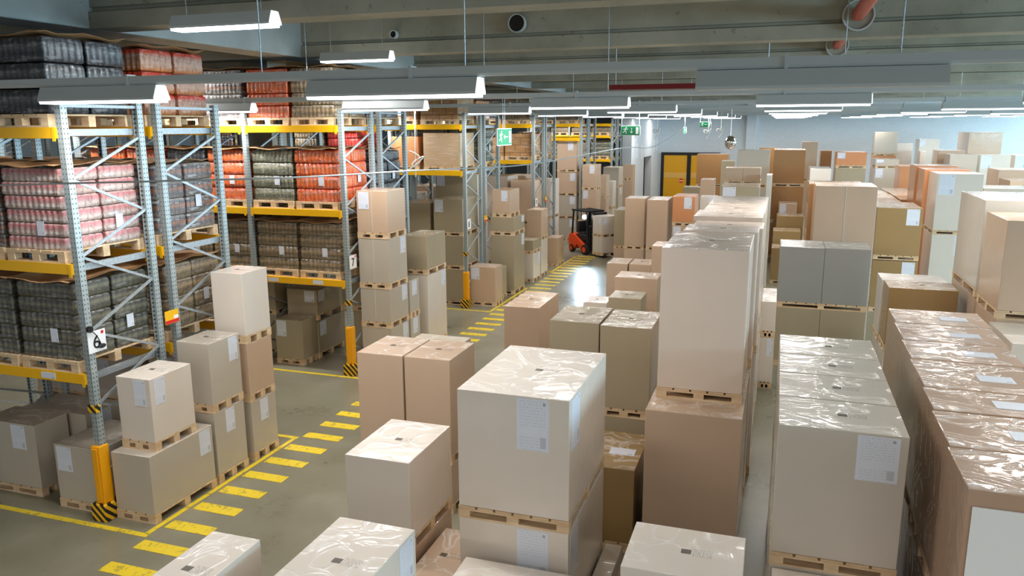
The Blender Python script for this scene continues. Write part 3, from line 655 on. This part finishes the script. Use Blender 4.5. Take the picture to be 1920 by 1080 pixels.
post_sign('9', 22.25, 1.98, 'small white number sign on the post of the fourth row')
def notice(y, z, lab):
    t = thing('rack_notice', lab, 'notice', (RX+.06, y, z))
    bm = bmesh.new(); bx(bm, 0, .004, -.11, .11, -.08, .08); mk('yellow_card', bm, M['yellow'], t)
    bm = bmesh.new(); bx(bm, .004, .007, -.11, .11, -.075, -.035); mk('red_stripe', bm, M['red'], t)
    bm = bmesh.new(); bx(bm, .004, .007, .03, .1, -.03, .01); mk('white_box', bm, M['sign'], t)
notice(7.33, 2.02, 'yellow and red load notice on the inner post of the nearest row')
notice(18.02, 1.98, 'yellow and red load notice on the inner post of the third row')
notice(23.3, 1.98, 'yellow and red load notice on the inner post of the fourth row')

# ------------------------------------------------------------------ drinks pallets
def bale_mesh(w, d, h, r=.042):
    """shrink wrapped pack: scalloped outline of bottles, shoulders pulled in"""
    bm = bmesh.new(); nx, ny = max(2, round(w/(2*r))), max(2, round(d/(2*r)))
    pts = []
    def edge(ax, ay, bx_, by, n, ox, oy):
        for i in range(n*4):
            f = i/(n*4); ph = (f*n) % 1; s = -.014*(1-math.sin(math.pi*ph))
            pts.append((ax+(bx_-ax)*f+ox*s, ay+(by-ay)*f+oy*s))
    edge(0, 0, w, 0, nx, 0, -1); edge(w, 0, w, d, ny, 1, 0); edge(w, d, 0, d, nx, 0, 1); edge(0, d, 0, 0, ny, -1, 0)
    rings = []
    for z, ins in ((0, .014), (.05, .003), (.3, .0), (.45, .004), (.6, .0), (.84, .003), (.93, .008), (.98, .018), (1, .032)):
        ring = []
        for x, y in pts:
            dx = w/2-x; dy = d/2-y
            ring.append(bm.verts.new((x+math.copysign(min(ins, abs(dx)), dx), y+math.copysign(min(ins, abs(dy)), dy), z*h)))
        rings.append(ring)
    n = len(pts)
    for a, b in zip(rings, rings[1:]):
        for i in range(n): bm.faces.new((a[i], a[(i+1) % n], b[(i+1) % n], b[i]))
    bm.faces.new(rings[-1]); bm.faces.new(rings[0][::-1])
    return bm
BM = {}
def bale(kind, h, w=.8, d=.5):
    key = (kind, round(h, 3), w, d)
    if key not in BM:
        bm = bale_mesh(w, d, h*.975); bmesh.ops.recalc_face_normals(bm, faces=bm.faces)
        me = bpy.data.meshes.new('bottle_layer'); bm.to_mesh(me); bm.free(); me.materials.append(DR[kind][1])
        for p in me.polygons: p.use_smooth = len(p.vertices) == 4
        BM[key] = me
    return BM[key]
bm = pallet_bm(.8, 1.08, .13); bmesh.ops.recalc_face_normals(bm, faces=bm.faces)
PAL = bpy.data.meshes.new('pallet'); bm.to_mesh(PAL); bm.free(); PAL.materials.append(M['wood'])
def sheet_mesh():
    bm = bmesh.new(); nx, ny = 8, 10; g = []
    for j in range(ny+1):
        g.append([bm.verts.new((.84*i/nx-.02, 1.1*j/ny-.02, .012*math.sin(3*i/nx*math.pi+j)+.03*(abs(i/nx-.5)*2)**3*random.uniform(.3, 1.2))) for i in range(nx+1)])
    for j in range(ny):
        for i in range(nx): bm.faces.new((g[j][i], g[j][i+1], g[j+1][i+1], g[j+1][i]))
    return bm
bm = sheet_mesh(); SHEET = bpy.data.meshes.new('cardboard_sheet'); bmesh.ops.recalc_face_normals(bm, faces=bm.faces); bm.to_mesh(SHEET); bm.free(); SHEET.materials.append(M['sheet'])
def inst(me, name, parent, loc):
    o = bpy.data.objects.new(name, me); COL.objects.link(o); o.parent = parent; o.location = loc; return o
def drinks(where, kind, x, y, z, n=4, h=.22, cols=2, label=True, sheet=True, kind2=None):
    t = thing('drinks_pallet', '%s drinks pallet, %s' % (DR[kind][0], where), 'pallet of drinks', (x, y, z), random.uniform(-.01, .01), 'wrapped drinks pallets on the racks')
    inst(PAL, 'pallet', t, (0, 0, 0))
    for i in range(n):
        for c in range(cols):
            k = kind if not (kind2 and c) else kind2
            o = inst(bale(k, h), 'bottle_layer', t, (random.uniform(-.008, .008), .03+c*.525+random.uniform(-.006, .006), .13+i*h))
    if sheet: s = inst(SHEET, 'cardboard_sheet', t, (0, 0, .13+n*h+.012)); s.modifiers.new('solid', 'SOLIDIFY').thickness = .004
    if label:
        put_label(LBL, t, (.5, .016, .13+h*1.6), .1, .15, 'F').name = 'pallet_label'
        put_label(LBL, t, (.815, .75, .13+h*1.7), .1, .15, 'R').name = 'pallet_label'
    return t
def xs(k): return RX-.05-.86*(k+1)-.06*(k//2)-.02
slot = ['first', 'second', 'third', 'fourth', 'fifth', 'sixth', 'seventh', 'eighth', 'ninth', 'tenth']
def bay(y, z, kinds, where, n, h, **kw):
    for k, kd in enumerate(kinds):
        if kd: drinks('%s from aisle, %s' % (slot[k], where), kd, xs(k), y, z, n, h, **kw)
bay(6.13, LV[0], ['dull', 'dull', 'dull'], 'low front level of row 6', 5, .168)
bay(6.13, LV[1], ['pink', 'clear', 'pink'], 'middle front level of row 6', 6, .142)
bay(6.13, LV[2], ['dark', 'blue', 'dark'], 'top front level of row 6', 3, .255, label=False)
bay(7.42, LV[0], ['beige', 'beige', 'grey', 'dark'], 'low back level of row 6', 4, .2)
bay(7.42, LV[1], ['clear', 'clear', 'dark', 'dark'], 'middle back level of row 6', 4, .205)
bay(7.42, LV[2], ['amber', 'dark', 'dark', 'dark'], 'top back level of row 6', 3, .25, label=False)
bay(11.5, LV[0], ['beige', 'beige', 'beige', 'beige', 'grey'], 'low front level of row 7', 4, .205)
bay(11.5, LV[1], ['orange', 'grey', 'orange', 'dark', 'orange', 'orange'], 'middle front level of row 7', 4, .215)
bay(11.5, LV[2], ['beige', 'orange', 'clear', 'amber', 'clear', 'dark'], 'top front level of row 7', 4, .2, label=False)
bay(12.8, LV[0], ['dark', 'dark', 'beige'], 'low back level of row 7', 4, .2)
bay(12.8, LV[1], ['dark', 'dark', 'beige', 'orange', 'orange', 'beige', 'orange', 'beige'], 'middle back level of row 7', 4, .2)
bay(12.8, LV[2], ['clear', 'dark', 'beige', 'orange', 'clear', 'clear'], 'top back level of row 7', 4, .2, label=False)
bay(16.85, LV8[0], [None, None, None, 'red', 'beige', 'clear', 'beige', 'clear'], 'front level of row 8', 4, .2)
bay(18.1, LV8[0], ['grey', 'beige', None, None, 'red', 'beige', 'orange', 'beige'], 'back level of row 8', 4, .2)
bay(22.2, LV8[1], ['beige', 'clear', 'beige', 'beige'], 'top front level of the fourth row', 3, .24, label=False)
bay(28.0, 4.24, ['beige', 'beige', 'grey', 'beige'], 'top level of the fifth row', 3, .2, label=False)
bay(33.55, 2.75, ['grey', 'beige', 'grey'], 'lowest level of the sixth row', 3, .2, label=False)
bay(33.55, 3.75, ['beige', 'beige', 'beige'], 'middle level of the sixth row', 1, .2, label=False)
# cartons standing on the rack beams of row 8
carton('beige stretch-wrapped load with a brown sheet at post 8, rack level', -7.85, -6.97, 16.86, 1.0, 3.2, 4.05, 's', '', ph=.1)
carton('plain orange brown carton left of the beige wrapped rack load', -8.7, -7.98, 16.86, .9, 3.2, 3.97, 'o', '', ph=.1)
carton('kraft box load on top rack level above the beige load', -7.9, -6.97, 16.86, 1.0, 4.24, 4.98, 'c', '', ph=.12)
carton('tan box load on top rack level left of the kraft load', -8.8, -8.0, 16.86, 1.0, 4.24, 4.9, 'c', '', ph=.12)
carton('orange brown carton on the rack behind the beige wrapped load', -7.8, -7.0, 18.12, .9, 4.24, 4.8, 'o', '', ph=.12)

for k_ in range(4):
    carton('kraft box load on the lower rack level of row four, %s from aisle' % slot[k_], -7.72-.86*k_-.06*(k_//2), -6.9-.86*k_-.06*(k_//2), 22.25, .95, 3.2, (3.95, 3.85, 4.0, 3.9)[k_], 'c', '', ph=.12, group='kraft box loads on the racks')
for k_ in range(3):
    carton('kraft box load on the lower rack level of row four behind, %s from aisle' % slot[k_], -7.72-.86*k_-.06*(k_//2), -6.9-.86*k_-.06*(k_//2), 23.5, .95, 3.2, (4.0, 3.9, 3.8)[k_], 'c', '', ph=.12, group='kraft box loads on the racks')
# ------------------------------------------------------------------ lighting
def luminaire_mesh(L):
    bm = bmesh.new(); extr(bm, [(-.055, .13), (-.1, .02), (-.1, 0), (.1, 0), (.1, .02), (.055, .13)], -L/2, L/2); return bm
LM = {}
def lum_parts(L):
    if L not in LM:
        bm = luminaire_mesh(L); bmesh.ops.recalc_face_normals(bm, faces=bm.faces); a = bpy.data.meshes.new('housing'); bm.to_mesh(a); bm.free(); a.materials.append(M['lumhouse'])
        bm = bmesh.new(); extr(bm, [(-.092, 0), (-.085, -.022), (.085, -.022), (.092, 0)], -L/2+.01, L/2-.01); bmesh.ops.recalc_face_normals(bm, faces=bm.faces); b = bpy.data.meshes.new('diffuser'); bm.to_mesh(b); bm.free(); b.materials.append(M['glow'])
        bm = bmesh.new(); extr(bm, [(-.05, .125), (-.095, .02), (-.095, 0), (.095, 0), (.095, .02), (.05, .125)], L/2, L/2+.012); bmesh.ops.recalc_face_normals(bm, faces=bm.faces); c = bpy.data.meshes.new('end_cap'); bm.to_mesh(c); bm.free(); c.materials.append(M['cap'])
        LM[L] = (a, b, c)
    return LM[L]
lum_n = 0
def luminaire(x, y, z, L=1.35, where='', lit=True, cap=True, light=True):
    t = thing('strip_light', where, 'strip light', (x, y, z), 0, 'strip lights on the ceiling rails')
    a, b, c = lum_parts(L); inst(a, 'housing', t, (0, 0, 0))
    if lit: inst(b, 'diffuser', t, (0, 0, 0))
    if cap: inst(c, 'end_cap', t, (0, 0, 0))
    if lit and light:
        o = area('tube_light', (0, 0, -.03), (0, 0, 0), L-.05, .15, LAMP_W, LAMP_C); o.parent = t
    return t
CX = [.35+3.1*k for k in range(-4, 5)]
rows = [(5.85, 4.475, [(-5.95, 1.35), (-2.98, 1.5)])]
for y_ in (11.2, 16.5, 21.85, 27.2, 32.5, 37.8, 43.2):
    cols = [c for c in CX if c > (-7 if y_ > 36 else -13)]
    rows.append((y_, 4.475, [(c, 1.4) for c in cols]))
rown = ['nearest', 'second', 'third', 'fourth', 'fifth', 'sixth', 'seventh', 'farthest']
def rail(y, z, x0, x1, lab, rods):
    t = thing('lighting_rail', lab, 'lighting rail', (0, y, z), 0, 'ceiling lighting rails')
    bm = bmesh.new(); extr(bm, [(-.035, .0), (.035, .0), (.045, .02), (.045, .075), (-.045, .075), (-.045, .02)], x0, x1)
    x = x0+1.2
    while x < x1: bx(bm, x-.012, x+.012, -.052, .052, -.004, .09); x += 2.8
    mk('trunking', bm, M['rail'], t)
    for r in rods:
        bm = bmesh.new(); cyl(bm, (r, 0, (ZC-z)/2+.04), .006, ZC-z-.08, 'Z', 8); mk('suspension_rod', bm, M['steel'], t)
    return t
for i, (y, z, ls) in enumerate(rows):
    rail(y, z+.135, -18, 16.5, 'grey %s trunking rail for strip lights across the hall' % rown[i], (-7.2, -4.2, -2.35, .7, 4, 8, 12))
    for j, (x, L) in enumerate(ls):
        nth = ['first', 'second', 'third', 'fourth', 'fifth', 'sixth', 'seventh', 'eighth', 'ninth', 'tenth'][j]
        luminaire(x, y, z, L, 'lit strip light, %s from the left on the %s rail' % (nth, rown[i]))
luminaire(.2, 5.85, 4.475, 1.58, 'large unlit strip light on the nearest rail, right half', lit=False, cap=False)
for x, y, lab in ((-5.4, 6.95, 'lit strip light high before the concrete girder, left'), (-6.3, 11.2, 'lit strip light high under the concrete beam, centre left'), (-10.3, 11.0, 'short lit strip light behind the girder above orange bottles'), (-10.6, 6.9, 'lit strip light at the upper left corner under the slab')):
    t = luminaire(x, y, 5.22, 1.2, lab)
    for q in (-.45, .45):
        bm = bmesh.new(); cyl(bm, (q, 0, (ZC-5.22+.13)/2), .005, ZC-5.22-.13, 'Z', 6); mk('suspension_rod', bm, M['steel'], t)
# unseen strip lights added behind the camera to light the sides facing it
for y in (-.5, -5):
    for x in (-7, -3.5, 0, 3.5, 7):
        luminaire(x, y, 4.6, 1.35, 'unseen strip light added behind the camera to light the facing sides')
for x, y in ((3.4, 5.85), (6.5, 5.85), (9.6, 5.85)):
    luminaire(x, y, 4.475, 1.35, 'strip light out of view at the end of a rail')

# ------------------------------------------------------------------ exit signs, mirror, rope
def exit_sign(loc, rz, w, lab, mode):
    t = thing('exit_sign', lab, 'exit sign', loc, rz); h = w*.5
    bm = bmesh.new(); bx(bm, -w/2, w/2, -.012, .012, -h/2, h/2); mk('sign_frame', bm, M['sign'], t)
    bm = bmesh.new(); bx(bm, -w/2+.012*w/.5, w/2-.012*w/.5, -.016, -.0125, -h/2+.012*w/.5, h/2-.012*w/.5); mk('green_face', bm, M['green'], t)
    s = w
    bm = bmesh.new()
    cx = -.27*s
    cyl(bm, (cx+.05*s, -.018, .15*s), .032*s, .003, 'Y', 14)
    def br(a, b, wd=.035): bar(bm, (a[0]*s+cx, -.018, a[1]*s), (b[0]*s+cx, -.018, b[1]*s), wd*s, .003, up=(0, 1, 0))
    br((.03, .11), (-.01, -.01), .05); br((-.01, -.01), (.06, -.06)); br((.06, -.06), (.04, -.15)); br((-.01, -.01), (-.06, -.08)); br((-.06, -.08), (-.13, -.09))
    br((.03, .1), (.1, .06), .025); br((.1, .06), (.13, .09), .025); br((.02, .1), (-.06, .08), .025); br((-.06, .08), (-.08, .02), .025)
    mk('running_figure', bm, M['sign'], t)
    bm = bmesh.new()
    if mode == 'down':
        bar(bm, (.06*s, -.018, .14*s), (.06*s, -.018, -.08*s), .03*s, .003, up=(0, 1, 0)); bar(bm, (0, -.018, -.05*s), (.06*s, -.018, -.13*s), .03*s, .003, up=(0, 1, 0)); bar(bm, (.12*s, -.018, -.05*s), (.06*s, -.018, -.13*s), .03*s, .003, up=(0, 1, 0))
    else:
        bar(bm, (-.06*s, -.018, 0), (.2*s, -.018, 0), .03*s, .003, up=(0, 1, 0)); bar(bm, (-.06*s, -.018, 0), (.0, -.018, .06*s), .03*s, .003, up=(0, 1, 0)); bar(bm, (-.06*s, -.018, 0), (.0, -.018, -.06*s), .03*s, .003, up=(0, 1, 0))
    mk('arrow', bm, M['sign'], t)
    bm = bmesh.new(); bx(bm, .28*s, .42*s, -.02, -.016, -.17*s, .17*s); mk('door_symbol', bm, M['sign'], t)
    bm = bmesh.new()
    for x in ((-w*.45, w*.45) if rz == 0 else (-.03, .03)): cyl(bm, (x, 0, (4.625-loc[2]+h*.5)/2), .004, 4.625-loc[2]-h*.5, 'Z', 6)
    mk('hanging_wire', bm, M['steel'], t)
exit_sign((-2.97, 16.5, 4.1), 0, .40, 'green exit sign with running figure and down arrow over the aisle', 'down')
exit_sign((-2.885, 32.5, 4.18), 0, .43, 'small green exit sign far away before the blue wall', 'left')
exit_sign((-3.9, 11.2, 4.06), math.radians(84), .5, 'green exit sign turned sideways near post 8', 'left')
exit_sign((-3.08, 27.2, 4.01), math.radians(80), .4, 'green exit sign seen nearly edge on beyond the aisle', 'left')
t = thing('convex_mirror', 'round chrome convex mirror hanging on a white rod before the wall', 'mirror', (-1.275, 21.85, 3.735))
bm = bmesh.new(); bmesh.ops.create_uvsphere(bm, u_segments=32, v_segments=16, radius=.155); o = mk('mirror_dome', bm, M['mirror'], t, smooth=True); o.scale = (.95, .6, 1.15)
bm = bmesh.new(); cyl(bm, (0, 0, .52), .012, .76, 'Z', 10); mk('rod', bm, M['sign'], t)
def rp(k, m, Y): return (k*Y, Y, H+m*Y)
t = thing('hanging_line', 'long pale slack line strung across the hall from the left edge', 'line', (0, 0, 0))
tube([rp(-1.5, -.108, 4.2), rp(-1.26, -.098, 4.3), rp(-.98, -.0875, 4.6), rp(-.74, -.0785, 5.0), rp(-.63, -.0735, 5.4), rp(-.48, -.0625, 6.3), rp(-.41, -.0595, 7.0), rp(-.31, -.0535, 8.5), rp(-.24, -.0395, 10), rp(-.18, -.0285, 12), rp(-.155, -.032, 13.5), rp(-.13, -.018, 15), rp(-.112, -.004, 17), rp(-.09, .008, 19)], .007, 'line_cord', M['line_grey'], t)
t = thing('hanging_string', 'white string hanging from the rail with a tangled loop, before the beige load', 'string', (0, 0, 0))
c = rp(-.478, -.045, 11.2)
tube([(c[0]+.02, c[1], 4.65), (c[0]+.01, c[1], 4.2), c, (c[0]-.0, c[1], c[2]-.3)], .008, 'cord', M['rope'], t)
tube([(c[0]+.14*math.sin(a*.9)*(1 if a < 8 else .6)-.1*math.cos(a*.5), c[1]+.03*math.sin(a), c[2]+.1*math.cos(a*.8)-.01*a) for a in range(13)], .009, 'tangled_loop', M['rope'], t)
for i, (px, Y, z) in enumerate(((-.173, 27.2, 3.97), (-.147, 27.2, 3.98), (-.085, 27.2, 3.96), (-.07, 27.2, 4.0), (-.20, 21.85, 3.93))):
    t = thing('hanging_string', ['white looped string beside the white column', 'white string with a bow before the blue wall', 'white knotted string right of the small exit sign', 'white short string near the round mirror', 'white knot hanging under the aisle exit sign'][i], 'string', (px*Y, Y, z))
    tube([(0, 0, 4.63-z), (.01, 0, .2), (0, 0, 0)], .01, 'cord', M['rope'], t)
    tube([(0, 0, 0), (-.1, 0, .08), (-.16, 0, 0), (-.08, 0, -.08), (.04, 0, .02), (.1, 0, .12), (.05, 0, -.1), (-.06, 0, -.22)], .012, 'loop', M['rope'], t)
# papers on the office wall
for i, (y, z) in enumerate(((39.2, 2.9), (40.6, 2.8), (44.8, 3.0), (45.8, 3.05))):
    bm = bmesh.new(); bx(bm, -6.748, -6.742, y, y+.5, z-.35, z+.35); o = mk('wall_notice', bm, M['sign']); tag(o, '%s white paper notice on the white office wall beside the dark doorway' % ['leftmost', 'second', 'third', 'rightmost'][i], 'notice')
# yellow industrial door in the back wall
t = thing('industrial_door', 'pair of yellow door leaves in a black frame in the far wall', 'door', (-6.6, YF-.12, 0))
bm = bmesh.new(); bx(bm, 0, 3.35, 0, .12, 2.42, 2.58); bx(bm, 0, .17, 0, .12, 0, 2.42); bx(bm, 1.5, 1.72, 0, .12, 0, 2.42); bx(bm, 3.2, 3.35, 0, .12, 0, 2.42); mk('black_frame', bm, M['dark'], t)
for x in (.17, 1.72):
    bm = bmesh.new(); bx(bm, x, x+1.38 if x < 1 else x+1.48, .04, .1, 0, 2.42); mk('door_leaf', bm, M['door'], t)
    bm = bmesh.new(); bx(bm, x+.02, x+1.36, .02, .04, 1.1, 1.42); mk('clear_band', bm, M['band'], t)
bm = bmesh.new(); cyl(bm, (1.2, .02, .95), .12, .02, 'Y', 24); mk('stop_disc', bm, M['red'], t)
bm = bmesh.new(); bx(bm, 1.1, 1.3, .0, .012, .93, .97); mk('stop_bar', bm, M['sign'], t)
# dark red duct and unit on the ceiling
bm = bmesh.new(); bx(bm, -3.1, -.2, 14.9, 15.1, 4.86, 4.95); o = mk('duct_box', bm, simple('dark_red_paint', srgb(120, 14, 18), .5)); tag(o, 'dark red long box under the ceiling above the aisle signs', 'duct')
for x in (-3, -.3):
    bm = bmesh.new(); cyl(bm, (x, 15, 5.6), .01, 1.35, 'Z', 6); p = mk('hanger', bm, M['steel']); p.parent = o

# ------------------------------------------------------------------ forklift
FK = thing('forklift', 'small orange and black forklift turning in the aisle with a carton load', 'forklift', (-5.68, 25.35, 0), math.radians(-41))
def ext_y(bm, prof, y0, y1):
    a = [bm.verts.new((x, y0, z)) for x, z in prof]; b = [bm.verts.new((x, y1, z)) for x, z in prof]; n = len(prof)
    for i in range(n): bm.faces.new((a[i], a[(i+1) % n], b[(i+1) % n], b[i]))
    bm.faces.new(a[::-1]); bm.faces.new(b)
bm = bmesh.new(); ext_y(bm, [(-.98, .16), (-1.0, .45), (-.92, .64), (-.62, .60), (-.35, .46), (-.12, .34), (.02, .2), (-.1, .1), (-.28, .12), (-.5, .3), (-.66, .12)], -.36, .36); mk('counterweight_body', bm, M['forkorange'], FK, bev=.03)
bm = bmesh.new(); ext_y(bm, [(-.9, .62), (-.3, .47), (.25, .3), (.3, .12), (-.1, .1), (-.6, .3)], -.3, .3); mk('chassis', bm, M['darkmetal'], FK)
for i, (x, y, r) in enumerate(((0, -.36, .17), (0, .36, .17), (-.78, -.33, .13), (-.78, .33, .13))):
    bm = bmesh.new(); cyl(bm, (0, 0, 0), r, .12, 'Y', 28); w = mk('wheel', bm, M['rubber'], FK, loc=(x, y, r), bev=.02)
    bm = bmesh.new(); cyl(bm, (0, -.065 if y < 0 else .065, 0), r*.55, .02, 'Y', 20); mk('hub', bm, M['forkorange'], w)
for x, y, x2 in ((-.82, -.32, -.74), (-.82, .32, -.74), (.12, -.32, -.02), (.12, .32, -.02)):
    bm = bmesh.new(); bar(bm, (x, y, .55 if x < 0 else .35), (x2, y, 1.42), .045, .045); mk('guard_pillar', bm, M['black'], FK)
bm = bmesh.new(); bx(bm, -.8, .05, -.36, -.31, 1.4, 1.45); bx(bm, -.8, .05, .31, .36, 1.4, 1.45)
for k in range(7): bx(bm, -.8+.13*k, -.76+.13*k, -.33, .33, 1.41, 1.44)
mk('overhead_guard', bm, M['black'], FK)
bm = bmesh.new(); bx(bm, -.62, .02, -.3, .3, .45, .64); bx(bm, -.05, .16, -.3, .3, .2, .95); mk('dashboard', bm, M['black'], FK, bev=.02)
bm = bmesh.new(); bx(bm, -.6, -.25, -.22, .22, .6, .7); bx(bm, -.68, -.58, -.22, .22, .66, 1.05); mk('seat', bm, M['black'], FK, bev=.03)
bm = bmesh.new(); bar(bm, (.1, 0, .5), (-.05, 0, .85), .04, .04); bmesh.ops.create_cone(bm, cap_ends=True, segments=20, radius1=.14, radius2=.14, depth=.02, matrix=Matrix.Translation((-.06, 0, .87)) @ Matrix.Rotation(-.5, 4, 'Y')); mk('steering_wheel', bm, M['black'], FK)
bm = bmesh.new(); cyl(bm, (0, 0, 0), .11, .4, 'Z', 20); mk('gas_bottle', bm, M['gas'], FK, loc=(-.78, 0, .86), bev=.04)
bm = bmesh.new(); bx(bm, -.76, .02, .335, .345, .5, 1.4); mk('cab_shade_panel', bm, M['black'], FK)  # black sheet added for the dark shade inside the cab
bm = bmesh.new()
for y in (-.24, .24): bx(bm, .22, .3, y-.04, y+.04, .05, 1.4)
bx(bm, .2, .3, -.28, .28, .3, .36); bx(bm, .2, .3, -.28, .28, .85, .9); bx(bm, .2, .3, -.28, .28, 1.35, 1.4); mk('mast', bm, M['darkmetal'], FK)
for y in (-.2, .2):
    bm = bmesh.new(); bx(bm, .3, .34, y-.05, y+.05, .05, .55); bx(bm, .3, .9, y-.05, y+.05, .045, .075); mk('fork', bm, M['darkmetal'], FK)
bm = bmesh.new(); bmesh.ops.create_uvsphere(bm, u_segments=16, v_segments=10, radius=.07); h_ = mk('headlamp', bm, M['headlamp'], FK, loc=(-.05, -.38, 1.25), smooth=True)
sp = bpy.data.lights.new('headlamp_beam', 'SPOT'); sp.energy = 190; sp.spot_size = math.radians(46); sp.spot_blend = 1; sp.color = (.55, .78, 1); sp.shadow_soft_size = .08
so = bpy.data.objects.new('headlamp_beam', sp); COL.objects.link(so); so.location = (-5.75, 24.6, 1.25); so.rotation_euler = (Vector((-4.95, 21.0, 0))-Vector((-5.75, 24.6, 1.25))).to_track_quat('-Z', 'Y').to_euler()
# the load on its forks
a41 = math.radians(-41); ca, sa = math.cos(a41), math.sin(a41)
def fk(x, y): return (-5.68+ca*x-sa*y, 25.35+sa*x+ca*y)
for z0, z1, lab, mk_ in ((.08, .68, 'lower white carton riding on the forklift forks', ''), (.68, 1.34, 'upper white carton with a paper riding on the forklift forks', 'Rn Fr')):
    px, py = fk(.36, -.34)
    t = carton(lab, px, px+.5, py, .66, z0, z1, 'w', mk_, ph=.09, lw=.16, lh=.24, rz=a41)
